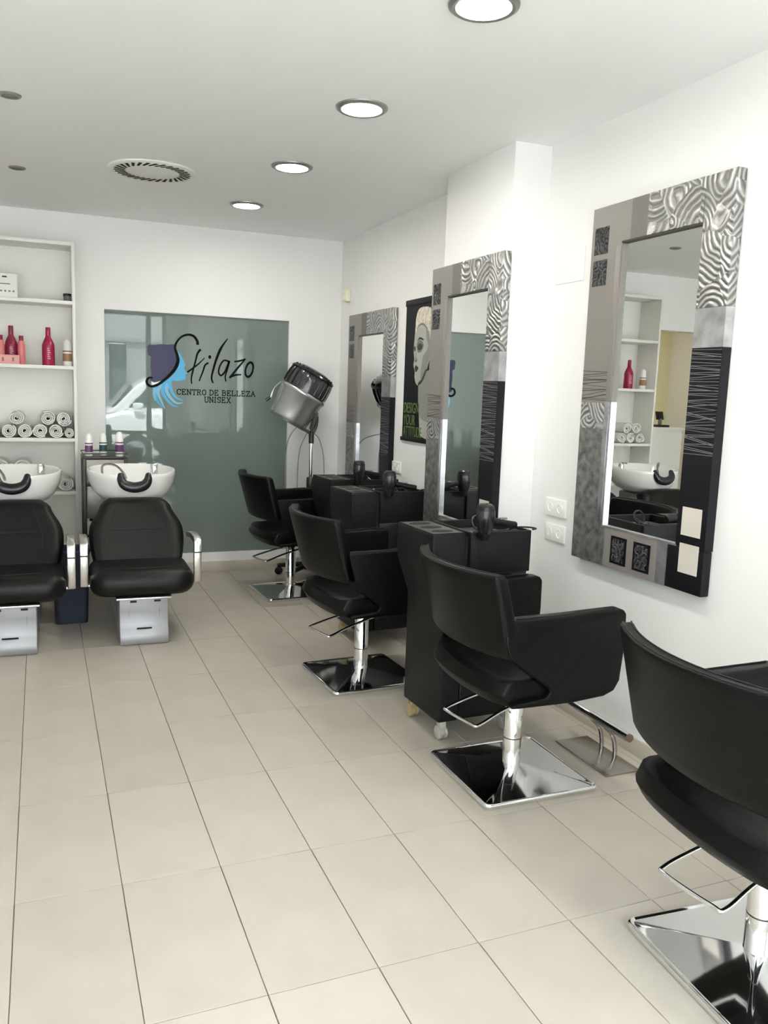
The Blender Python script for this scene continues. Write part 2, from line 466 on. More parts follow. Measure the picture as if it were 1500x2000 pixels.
def build_car():
    t = thing('parked_car', 'white car parked in the street, reflected in the green glass panel', 'car', (3.15, -6.6, -0.14))
    body = [(-2.1, 0.35), (-2.12, 0.75), (-2.0, 0.95), (-1.55, 1.08), (1.95, 1.12), (2.1, 0.9), (2.1, 0.35)]
    obj('body', MB().prism(body, XZ, -0.9, 0.9), CARW, t, 0.09, 3)
    cab = [(-1.85, 1.04), (-1.65, 1.18), (-1.28, 1.58), (-0.95, 1.76), (-0.4, 1.84), (1.2, 1.84), (1.85, 1.70), (2.05, 1.1)]
    obj('roof', MB().prism(cab, XZ, -0.78, 0.78), CARW, t, 0.05, 3)
    for y0, y1 in ((0.775, 0.79), (-0.79, -0.775)):
        obj('side_window', MB().prism([(-1.42, 1.16), (-1.05, 1.56), (-0.75, 1.68), (-0.1, 1.70), (-0.1, 1.14)], XZ, y0, y1), CARG, t)
        obj('side_window', MB().prism([(0.0, 1.14), (0.0, 1.70), (1.1, 1.70), (1.1, 1.14)], XZ, y0, y1), CARG, t)
    obj('windscreen', MB().prism([(-1.72, 1.16), (-1.66, 1.2), (-1.32, 1.58), (-1.37, 1.6)], XZ, -0.66, 0.66), CARG, t)
    obj('mirror', MB().box(-1.35, -1.15, 0.85, 1.0, 1.12, 1.25), CARW, t, 0.03)
    for x in (-1.3, 1.3):
        for y in (-0.82, 0.82):
            M = Matrix.Translation((x, y, 0.32)) @ Matrix.Rotation(PI / 2, 4, 'X')
            wv = obj('wheel', MB().lathe([(0.2, -0.1), (0.32, -0.1), (0.32, 0.1), (0.2, 0.1)], 20, M), TYRE, t)
            obj('hubcap', MB().lathe([(0.19, -0.11), (0.19, 0.11)], 16, M), SILVER, wv)


build_car()


# ------------------------------------------------------------------ glass panel with the shop name
LX = (-0.2973, 0.003955, 0.0)


def GP(px, py):
    """logo drawing units -> point on the glass (x, z)"""
    x = 0.579 + (px - 208) * 0.003975 - (py - 604) * 0.00005
    z = 2.049 - (py - 604) * 0.003882 + (px - 208) * 0.000262
    return x, z


def build_glass():
    y = YB + 0.022
    g = struct('window_1', MB().box(GX0, GX1, y, y + 0.02, GZ0, GZ1), GLASS_T, 'dark green glass panel with the shop name on the back wall')
    q = lambda cx, cy: GP(270 + 0.16 * cx, 640 + 0.16 * cy)

    def flat(name, pts, m, lift):
        vs = [(a, y - lift, b) for a, b in pts]
        n = len(vs)
        obj(name, MB().add(vs + [(a, y, b) for a, _, b in vs], [tuple(range(n))] + [(i, (i + 1) % n, n + (i + 1) % n, n + i) for i in range(n)]), m, g)

    def ribbon(name, cpts, wid, m, lift, smooth=True, closed=False):
        P = [Vector((*q(*c), 0)) for c in cpts]
        if smooth: P = spline(P, 6)
        n = len(P); ws = wid if isinstance(wid, (list, tuple)) else [wid, wid]
        mb = MB(); vs = []
        for i, p in enumerate(P):
            t = (P[min(i + 1, n - 1)] - P[max(i - 1, 0)]).normalized(); nn = Vector((-t.y, t.x, 0))
            k = i / (n - 1) * (len(ws) - 1); j = min(int(k), len(ws) - 2); hw = (ws[j] + (ws[j + 1] - ws[j]) * (k - j)) / 2 * 0.16 * 0.00395
            a = p + nn * hw; b = p - nn * hw
            vs += [(a.x, y - lift, a.y), (b.x, y - lift, b.y), (a.x, y, a.y), (b.x, y, b.y)]
        fs = []
        for i in range(n - 1):
            o = i * 4; fs += [(o, o + 4, o + 5, o + 1), (o, o + 2, o + 6, o + 4), (o + 1, o + 5, o + 7, o + 3)]
        obj(name, mb.add(vs, fs), m, g)

    flat('hat', [q(*c) for c in [(85, 225), (105, 200), (160, 205), (240, 198), (330, 205), (400, 200), (425, 260), (445, 340), (448, 420), (410, 510),
                                 (340, 590), (250, 650), (170, 670), (120, 640), (135, 560), (125, 470), (130, 350), (95, 325)]], HATP, 0.0012)
    flat('face', [q(*c) for c in [(455, 295), (490, 345), (520, 405), (545, 455), (528, 500), (548, 545), (565, 565), (545, 585), (552, 640), (500, 655), (430, 662),
                                  (390, 650), (370, 700), (300, 720), (200, 745), (250, 690), (340, 630), (420, 550), (465, 440)]], SKYB, 0.0010)
    strands = [[(200, 720), (180, 800), (210, 900), (280, 990)], [(250, 700), (215, 790), (250, 890), (300, 1000)], [(300, 690), (270, 780), (320, 880), (400, 965), (470, 985)],
               [(330, 690), (320, 780), (370, 870), (440, 935), (520, 935)], [(355, 680), (375, 770), (430, 860), (520, 910)], [(180, 735), (170, 820), (185, 900)]]
    for i, s_ in enumerate(strands): ribbon('hair_strand', s_, [46, 40, 26, 6], (SKYB, SKYB2)[i % 2], 0.0011 + 0.0001 * i)
    ribbon('letter_s', [(690, 212), (683, 165), (640, 105), (570, 85), (490, 112), (432, 180), (415, 250), (440, 330), (452, 410), (420, 500), (360, 575), (290, 640), (215, 695),
                        (140, 715), (90, 685), (82, 640), (110, 608), (150, 612)], [36, 30, 24, 30, 44, 34, 30, 30, 22], INK, 0.0022)
    ribbon('letter_t', [(728, 270), (690, 320), (665, 420), (635, 540), (618, 630), (624, 700)], [30, 22, 20, 14], INK, 0.0016)
    ribbon('crossbar', [(568, 552), (630, 508), (710, 445), (778, 378)], [22, 20, 10], INK, 0.0017)
    ribbon('letter_i', [(826, 440), (785, 470), (760, 545), (714, 668)], [24, 22, 16], INK, 0.0016)
    dx, dz = q(842, 368)
    flat('i_dot', [(dx + 0.012 * math.cos(a * PI / 6), dz + 0.015 * math.sin(a * PI / 6)) for a in range(12)], INK, 0.0016)
    ribbon('letter_l', [(1062, 140), (985, 250), (930, 380), (890, 520), (868, 630), (888, 698)], [10, 34, 28, 22, 20], INK, 0.0016)
    ribbon('letter_a', [(1085, 432), (1020, 415), (972, 480), (955, 560), (985, 605), (1035, 560), (1070, 470), (1090, 425), (1062, 540), (1040, 620), (1050, 685)], [22, 20, 24, 20, 18], INK, 0.0016)
    ribbon('letter_z', [(1150, 432), (1220, 425), (1295, 400)], [20, 24, 16], INK, 0.0016)
    ribbon('letter_z', [(1290, 405), (1200, 510), (1095, 640)], [16, 26, 26], INK, 0.0018, False)
    ribbon('letter_z', [(1090, 635), (1170, 605), (1245, 602)], [24, 24, 16], INK, 0.0016)
    ribbon('letter_o', [(1345 + 48 * math.cos(a) + 14 * math.sin(a), 540 - 92 * math.sin(a)) for a in [PI * k / 8 for k in range(17)]], [22, 30, 22, 30, 22], INK, 0.0016)
    # small serif capitals
    F = {'C': [[(0.9, 0.8), (0.75, 0.97), (0.5, 1), (0.2, 0.9), (0.06, 0.5), (0.2, 0.1), (0.5, 0), (0.75, 0.03), (0.9, 0.2)], [(0.9, 0.98), (0.9, 0.7)]],
         'E': [[(0.15, 0), (0.15, 1)], [(0.05, 1), (0.8, 1), (0.8, 0.8)], [(0.15, 0.52), (0.55, 0.52)], [(0.55, 0.62), (0.55, 0.42)], [(0.05, 0), (0.85, 0), (0.85, 0.22)]],
         'N': [[(0.15, 0), (0.15, 1), (0.85, 0), (0.85, 1)], [(0, 1), (0.15, 1)], [(0.02, 0), (0.28, 0)], [(0.72, 1), (0.98, 1)]],
         'T': [[(0.5, 0), (0.5, 1)], [(0.05, 0.78), (0.05, 1), (0.95, 1), (0.95, 0.78)], [(0.35, 0), (0.65, 0)]],
         'R': [[(0.15, 0), (0.15, 1)], [(0.03, 1), (0.6, 1), (0.8, 0.88), (0.8, 0.64), (0.6, 0.52), (0.15, 0.52)], [(0.5, 0.52), (0.8, 0), (0.97, 0)], [(0.03, 0), (0.3, 0)]],
         'O': [[(0.5, 1), (0.2, 0.9), (0.06, 0.5), (0.2, 0.1), (0.5, 0), (0.8, 0.1), (0.94, 0.5), (0.8, 0.9), (0.5, 1)]],
         'D': [[(0.15, 0), (0.15, 1)], [(0.03, 1), (0.5, 1), (0.82, 0.8), (0.9, 0.5), (0.82, 0.2), (0.5, 0), (0.03, 0)]],
         'B': [[(0.15, 0), (0.15, 1)], [(0.03, 1), (0.6, 1), (0.78, 0.88), (0.78, 0.66), (0.6, 0.53), (0.15, 0.53)], [(0.6, 0.53), (0.86, 0.4), (0.86, 0.14), (0.65, 0), (0.03, 0)]],
         'L': [[(0.15, 0), (0.15, 1)], [(0.02, 1), (0.3, 1)], [(0.02, 0), (0.85, 0), (0.85, 0.25)]],
         'Z': [[(0.1, 0.8), (0.1, 1), (0.85, 1), (0.08, 0), (0.9, 0), (0.9, 0.22)]],
         'A': [[(0.1, 0), (0.5, 1), (0.9, 0)], [(0.26, 0.38), (0.74, 0.38)], [(0, 0), (0.22, 0)], [(0.78, 0), (1, 0)]],
         'U': [[(0.15, 1), (0.15, 0.25), (0.3, 0.03), (0.5, 0), (0.7, 0.03), (0.85, 0.25), (0.85, 1)], [(0.02, 1), (0.28, 1)], [(0.72, 1), (0.98, 1)]],
         'I': [[(0.5, 0), (0.5, 1)], [(0.35, 1), (0.65, 1)], [(0.35, 0), (0.65, 0)]],
         'S': [[(0.85, 0.8), (0.65, 1), (0.35, 1), (0.15, 0.85), (0.2, 0.62), (0.8, 0.4), (0.87, 0.18), (0.65, 0), (0.35, 0), (0.12, 0.2)], [(0.85, 1), (0.85, 0.72)]],
         'X': [[(0.12, 0), (0.88, 1)], [(0.12, 1), (0.88, 0)], [(0, 1), (0.26, 1)], [(0.74, 1), (1, 1)], [(0, 0), (0.26, 0)], [(0.74, 0), (1, 0)]]}

    def word(txt, x0, x1, z0, h):
        wds = [0.45 if c == ' ' else (0.5 if c == 'I' else 1.0) for c in txt]; gap = 0.16
        unit = (x1 - x0) / (sum(wds) + gap * (len(txt) - 1)); x = x0; hw = 0.0032
        for c, wd in zip(txt, wds):
            if c != ' ':
                mb = MB()
                off = -0.25 if c == 'I' else 0
                for st in F[c]:
                    P = [Vector((x + (a + off) * unit, z0 + b * h, 0)) for a, b in st]
                    for a, b in zip(P[:-1], P[1:]):
                        t = (b - a).normalized(); nn = Vector((-t.y, t.x, 0)) * hw; a2 = a - t * hw * 0.8; b2 = b + t * hw * 0.8
                        c4 = [a2 + nn, b2 + nn, b2 - nn, a2 - nn]
                        mb.add([(p.x, y - 0.0014, p.y) for p in c4] + [(p.x, y, p.y) for p in c4], [(0, 1, 2, 3), (0, 4, 5, 1), (1, 5, 6, 2), (2, 6, 7, 3), (3, 7, 4, 0)])
                obj('letter', mb, INK, g)
            x += (wd + gap) * unit
    word('CENTRO DE BELLEZA', 1.098, 1.725, 1.432, 0.040)
    word('UNISEX', 1.315, 1.525, 1.375, 0.042)
    fr = MB().box(GX0, GX1, y - 0.004, y + 0.02, GZ1 - 0.006, GZ1).box(GX0, GX0 + 0.004, y - 0.004, y + 0.02, GZ0, GZ1)
    obj('edge_trim', fr, FRAMEG, g)


build_glass()


# ------------------------------------------------------------------ ceiling fittings
def build_downlights():
    lab = 'round lit ceiling downlight with a grey metal ring, one of a row'
    t = thing('ceiling_downlight', lab, 'downlight', (1.415, 0.64, H), 0, 'lit downlights in a row above the styling chairs')
    obj('ring', MB().lathe([(0.084, -0.002), (0.088, -0.012), (0.100, -0.014), (0.112, -0.006), (0.113, 0.0), (0.084, 0.0)], 40, None, False), LRING, t)
    obj('diffuser', MB().lathe([(0.086, 0.0), (0.086, -0.006)], 40), LAMPM, t)
    for yy in (1.717, 2.80, 3.90, -0.44, -1.52): dup(t, (1.415, yy, H), 0)
    d = dup(t, (-1.3, 5.7, H), 0, 'round ceiling downlight added unseen to light the cream side room'); del d['group']  # unseen lamp, added to light the side room
    lab = 'small unlit recessed ceiling spotlight with a grey ring'
    s = thing('ceiling_spotlight', lab, 'spotlight', (0.014, 2.29, H), 0, 'unlit ceiling spots above the wash chairs')
    obj('ring', MB().lathe([(0.030, -0.003), (0.034, -0.007), (0.044, -0.006), (0.048, 0.0), (0.030, 0.0)], 28, None, False), LRING, s)
    obj('bulb', MB().lathe([(0.030, 0.0), (0.026, -0.003), (0.0, -0.003)], 24), GREYPOT, s)
    dup(s, (0.012, 3.635, H), 0)
    v = thing('ceiling_vent', 'round white ceiling air diffuser with a ring of slanted black slots', 'vent', (0.73, 3.295, H))
    obj('plate', MB().lathe([(0.245, 0.0), (0.245, -0.006), (0.238, -0.011), (0.0, -0.011)], 56), WHITE, v)
    sl = MB().prism([(-0.036, -0.0065), (0.036, -0.0095), (0.036, 0.0095), (-0.036, 0.0065)], XY, -0.0125, -0.0105).mesh('slot_shade', VOID)  # flat dark piece painted as the shade inside an open slot
    for k in range(30):
        a = 2 * PI * k / 30; o = link('slot_shade', sl, v); o.location = (0.180 * math.cos(a), 0.180 * math.sin(a), 0); o.rotation_euler = (0, 0, a + 0.62)
    return t


build_downlights()


# ------------------------------------------------------------------ styling chairs
def build_chair(label, cat='chair'):
    t = thing('styling_chair', label, cat)
    W = 0.312
    # chrome base: rounded square plate with a shallow four-sided rise
    sq = rrect(-0.25, 0.25, -0.25, 0.25, 0.025, 12)
    mb = MB(); n = len(sq); vs = []; fs = []
    rings = [(0.985, 0.0), (0.99, 0.002)] + [(1.0 - 0.03 * (1 - math.cos(PI * k / 20)) * 1.0, 0.012 + 0.012 * math.sin(PI * k / 20)) for k in range(0, 11)] + [(0.955, 0.0225), (0.94, 0.0205), (0.3, 0.046), (0.0, 0.058)]
    for k, z in rings:
        for (a, b) in sq: vs.append((a * k, b * k, z))
    for j in range(len(rings) - 1):
        for i in range(n): fs.append((j * n + i, j * n + (i + 1) % n, (j + 1) * n + (i + 1) % n, (j + 1) * n + i))
    fs.append(tuple(range(n)))
    obj('base', mb.add(vs, fs), CHROME, t, sharp=9.5)
    col = obj('column', MB().lathe([(0.037, 0.045), (0.037, 0.345), (0.034, 0.35), (0.026, 0.352), (0.026, 0.40)], 28), CHROME, t)
    obj('seam_ring', MB().lathe([(0.0375, 0.155), (0.0378, 0.157), (0.0375, 0.159)], 28, None, False), DARKMET, col)
    # pump lever: rod loop reaching behind the chair
    lp = spline([(-0.02, 0.115, 0.318), (-0.12, 0.115, 0.300), (-0.245, 0.10, 0.272), (-0.262, 0.07, 0.268), (-0.235, -0.075, 0.268), (-0.215, -0.10, 0.270), (-0.10, -0.07, 0.300), (0.05, -0.05, 0.335)], 6)
    lv = obj('pump_lever', MB().tube(lp, 0.0065, 10).tube([(-0.02, 0.115, 0.318), (0.0, 0.02, 0.335)], 0.0065, 8), CHROME, t)
    obj('lever_knob', MB().lathe([(0.0, -0.014), (0.012, -0.008), (0.013, 0.006), (0.0, 0.014)], 12, Matrix.Translation((0.055, -0.06, 0.335))), PLASTIC, lv)
    obj('seat_plate', MB().box(-0.12, 0.12, -0.11, 0.11, 0.372, 0.405), PLASTIC, t, 0.006)

    # seat cushion with a bowed rear edge
    def seat(u, v, sd):
        y = (v * 2 - 1) * (W - 0.03); e = (y / W) ** 2
        xr = -0.285 + 0.045 * e + 0.05 * e ** 4; x = xr + (0.25 - xr) * u
        edge = min(1.0, min(u, 1 - u) / 0.10); rnd = math.sqrt(max(0, 1 - (1 - edge) ** 2))
        zt = 0.452 + 0.05 * rnd; zb = 0.448 - 0.045 * rnd
        return (x, y, zb if sd == 0 else zt)
    obj('seat', MB().shell(seat, 22, 14), LEATHER, t, 0.010, 2, 50)

    # backrest bowed in plan, leaning back, thicker at the foot
    def back(u, v, sd):
        y = (u * 2 - 1) * W; e = (y / W) ** 2; z = 0.585 + 0.312 * v
        x = -0.300 + 0.075 * e - (0.075 + 0.015 * (1 - e)) * v
        th = 0.062 - 0.012 * v
        return (x + (th if sd else 0), y, z)
    br = obj('backrest', MB().shell(back, 18, 8), LEATHER, t, 0.014, 3, 50)
    for off in (0.012, 0.040):
        pts = []
        for k in range(25):
            y = (k / 24 * 2 - 1) * (W - 0.01); e = (y / W) ** 2
            pts.append((-0.300 + 0.075 * e - 0.075 - 0.015 * (1 - e) + off, y, 0.8975))
        obj('piping', MB().tube(pts, 0.0022, 6), SEAM, br)
    # arm panels
    prof = [(-0.235, 0.735), (-0.245, 0.66), (-0.225, 0.595), (-0.16, 0.545), (-0.06, 0.475), (-0.045, 0.455), (-0.06, 0.435), (-0.20, 0.425), (-0.205, 0.408), (0.05, 0.405), (0.19, 0.415),
            (0.235, 0.432), (0.258, 0.47), (0.270, 0.60), (0.268, 0.725), (0.255, 0.742), (0.235, 0.746), (0.0, 0.738)]
    for s_ in (-1, 1):
        a = obj('armrest', MB().prism(prof, XZ, min(s_ * W, s_ * (W - 0.058)), max(s_ * W, s_ * (W - 0.058))), LEATHER, t, 0.012, 3)
        obj('piping', MB().tube([(-0.20, s_ * (W - 0.014), 0.7375), (0.0, s_ * (W - 0.014), 0.7395), (0.22, s_ * (W - 0.014), 0.7475)], 0.002, 6), SEAM, a)
    return t


c3 = build_chair('black leather styling chair facing the large mirror and the foot rest')
c3.location = (1.83, 0.885, 0)
dup(c3, (1.868, -0.34, 0), math.radians(-4), 'black leather styling chair facing the bare stretch of wall past the large mirror')
dup(c3, (1.655, 2.145, 0), math.radians(3), 'black leather styling chair between the pillar cart and the pair of carts')
dup(c3, (1.80, 4.02, 0), math.radians(4), 'black leather styling chair in front of the hood dryer and green glass')


# ------------------------------------------------------------------ carts
def build_cart(label):
    t = thing('styling_cart', label, 'cart')
    left = [(-0.205, 0.085), (-0.205, 0.60), (-0.262, 0.76), (-0.268, 0.80), (-0.268, 0.925), (-0.105, 0.925), (-0.105, 0.085)]
    obj('tool_tower', MB().prism(left, XZ, -0.172, 0.172), PLASTIC, t, 0.010, 3)
    obj('cabinet', MB().box(-0.10, 0.195, -0.165, 0.165, 0.085, 0.66), PLASTIC, t, 0.008)
    obj('gap', MB().box(-0.104, -0.086, -0.155, 0.155, 0.66, 0.905), VOID, t)  # near-black filler painted as the shade in the gap
    up = MB().prism([(-0.085, 0.74), (0.225, 0.74), (0.225, 0.925), (-0.085, 0.925)], XZ, -0.175, -0.160)
    up.prism([(-0.085, 0.74), (0.225, 0.74), (0.225, 0.925), (-0.085, 0.925)], XZ, 0.160, 0.175)
    up.box(-0.085, -0.07, -0.16, 0.16, 0.74, 0.925).box(0.21, 0.225, -0.16, 0.16, 0.74, 0.925).box(-0.07, 0.21, -0.16, 0.16, 0.74, 0.885)
    obj('tray', up, PLASTIC, t, 0.004)
    obj('tray_skirt', MB().prism([(-0.085, 0.66), (0.20, 0.66), (0.218, 0.74), (-0.085, 0.74)], XZ, -0.165, 0.165), GLOSSBLACK, t, 0.003)
    obj('tool_top_sheen', MB().box(-0.258, -0.115, -0.162, 0.162, 0.9235, 0.9258), CARTSHEEN, t)  # plate over the black plastic, its lighter grey painted as sheen
    for k in range(3):
        y = 0.105 - 0.105 * k
        sl = [(-0.188 + 0.052 * math.cos(a * PI / 10), y + 0.030 * math.sin(a * PI / 10)) for a in range(20)]
        obj('tool_slot_shade', MB().prism(sl, XY, 0.9245, 0.9266), VOID, t)  # thin dark oval painted as the shade in a tool hole
    obj('tray_floor', MB().box(-0.066, 0.206, -0.156, 0.156, 0.8852, 0.8875), CARTSHEEN, t)  # floor of the tray, an insert in the lighter cart grey
    obj('tool_rim', MB().tube([(-0.262, -0.165, 0.9235), (-0.262, 0.165, 0.9235), (-0.112, 0.165, 0.9235), (-0.112, -0.165, 0.9235)], 0.004, 8, True), PLASTIC, t)
    dr = obj('drawer', MB().box(0.195, 0.203, -0.155, 0.155, 0.40, 0.64), PLASTIC, t, 0.003)
    obj('drawer_pull', MB().box(0.202, 0.2045, -0.06, 0.06, 0.56, 0.59), VOID, dr)
    dr = obj('drawer', MB().box(0.195, 0.203, -0.155, 0.155, 0.12, 0.38), PLASTIC, t, 0.003)
    obj('drawer_pull', MB().box(0.202, 0.2045, -0.06, 0.06, 0.30, 0.33), VOID, dr)
    obj('side_grip', MB().box(-0.06, 0.0, -0.168, -0.1645, 0.30, 0.335), VOID, t)
    ov = [(0.03 * math.cos(a * PI / 12), 0.83 + 0.017 * math.sin(a * PI / 12)) for a in range(24)]
    bd = obj('badge', MB().prism(ov, YZ, 0.2245, 0.2275), CHROME, t)
    ov2 = [(0.022 * math.cos(a * PI / 12), 0.83 + 0.011 * math.sin(a * PI / 12)) for a in range(24)]
    obj('badge_centre', MB().prism(ov2, YZ, 0.2270, 0.2282), PLASTIC, bd)
    for i, (x, y) in enumerate(((-0.17, -0.14), (-0.17, 0.14), (0.16, -0.14), (0.16, 0.14))):
        c = obj('caster', MB().box(x - 0.014, x + 0.014, y - 0.02, y + 0.02, 0.045, 0.086).lathe([(0.012, 0.0), (0.012, 0.03)], 10, Matrix.Translation((x, y, 0.06))), (CLEARW, GOLDW)[i % 2], t, 0.004)
        M = Matrix.Translation((x, y, 0.03)) @ Matrix.Rotation(PI / 2, 4, 'Y')
        obj('wheel', MB().lathe([(0.018, -0.022), (0.03, -0.019), (0.03, -0.006), (0.024, -0.004), (0.024, 0.004), (0.03, 0.006), (0.03, 0.019), (0.018, 0.022)], 18, M), (CLEARW, GOLDW)[i % 2], c)
    return t


kA = build_cart('black wheeled styling cart standing against the white pillar, beside the double wall sockets')
kA.location = (1.872, 1.425, 0); kA.rotation_euler = (0, 0, math.radians(2.5))
dup(kA, (2.01, 2.80, 0), math.radians(3), 'black wheeled styling cart below the portrait poster, its front towards the pillar')
dup(kA, (2.10, 3.45, 0), math.radians(3), 'black wheeled styling cart below the mirror nearest the room corner')


def build_dryer(label):
    t = thing('hair_dryer', label, 'hair dryer')
    obj('barrel', MB().lathe([(0.0, 0.128), (0.020, 0.127), (0.034, 0.118), (0.040, 0.095), (0.041, 0.06), (0.036, 0.028), (0.028, 0.004), (0.026, 0.0), (0.0, 0.0)], 26), GLOSSBLACK, t)
    nz = obj('nozzle', MB().lathe([(0.026, 0.002), (0.024, -0.018), (0.016, -0.03), (0.0, -0.03)], 20), PLASTIC, t)
    for k in range(5):
        M = Matrix.Translation((0, 0, 0.101 + k * 0.0055))
        obj('vent_ring', MB().lathe([(0.0405 - k * 0.0018, -0.001), (0.0415 - k * 0.0018, 0.0), (0.0405 - k * 0.0018, 0.001)], 24, M, False), VOID, t)
    obj('handle', MB().tube(spline([(0.03, 0.012, 0.05), (0.075, 0.02, 0.043), (0.12, 0.026, 0.034), (0.165, 0.03, 0.026)], 5), [0.017] * 4 + [0.016] * 12, 12, False, (0.95, 1.15)), PLASTIC, t)
    obj('switch', MB().box(0.08, 0.115, 0.012, 0.028, 0.054, 0.062), GREYPOT, t, 0.002)
    return t


dA = build_dryer('black hair dryer on the tray of the cart against the pillar')
dA.location = (1.835, 1.203, 0.930)
dup(dA, (1.965, 2.572, 0.930), math.radians(-12), 'black hair dryer on the cart below the portrait poster')
dup(dA, (2.02, 3.222, 0.930), math.radians(8), 'black hair dryer on the cart below the corner mirror')


def cord(label, pts):
    o = obj('power_cord', MB().tube(spline(pts, 8), 0.0042, 8), GLOSSBLACK)
    return tag(o, label, 'cord')


def coil(cx, cy, z, r, tilt=0.5, n=2):
    pts = []
    for k in range(n * 10 + 1):
        a = 2 * PI * k / 10; pts.append((cx + r * math.cos(a) * 0.9, cy + r * 0.4 * math.sin(a), z + 0.007 + r * (1 + math.sin(a)) * tilt + 0.002 * (k / 10)))
    return pts


cord('looped black power cord on the tray of the pillar cart', coil(1.955, 1.48, 0.888, 0.035, 0.9) + [(1.99, 1.37, 0.90), (2.04, 1.31, 0.93), (2.085, 1.275, 0.937), (2.115, 1.245, 0.935), (2.09, 1.23, 0.934)])
cord('looped black power cord on the cart below the poster', coil(2.11, 2.73, 0.888, 0.03, 0.9) + [(2.16, 2.68, 0.90), (2.20, 2.63, 0.935), (2.225, 2.61, 0.935)])
cord('looped black power cord on the cart below the corner mirror', coil(2.14, 3.44, 0.888, 0.035, 0.6) + [(2.20, 3.40, 0.90), (2.24, 3.36, 0.93)])


def flat_iron(label, loc, rz):
    t = thing('flat_iron', label, 'hair straightener', loc, rz)
    obj('plate_arm', MB().box(-0.11, 0.11, -0.013, 0.013, 0.0, 0.013), GLOSSBLACK, t, 0.004)
    obj('plate_arm', MB().prism([(-0.11, 0.015), (0.11, 0.022), (0.11, 0.034), (-0.11, 0.028)], XZ, -0.013, 0.013), PLASTIC, t, 0.004)
    obj('hinge', MB().box(-0.118, -0.095, -0.011, 0.011, 0.002, 0.028), GREYPOT, t, 0.003)


flat_iron('black hair straightener lying on the pillar cart beside the hair dryer', (1.955, 1.325, 0.888), math.radians(-6))
flat_iron('black hair straightener lying on the cart below the poster', (2.10, 2.86, 0.888), math.radians(-8))


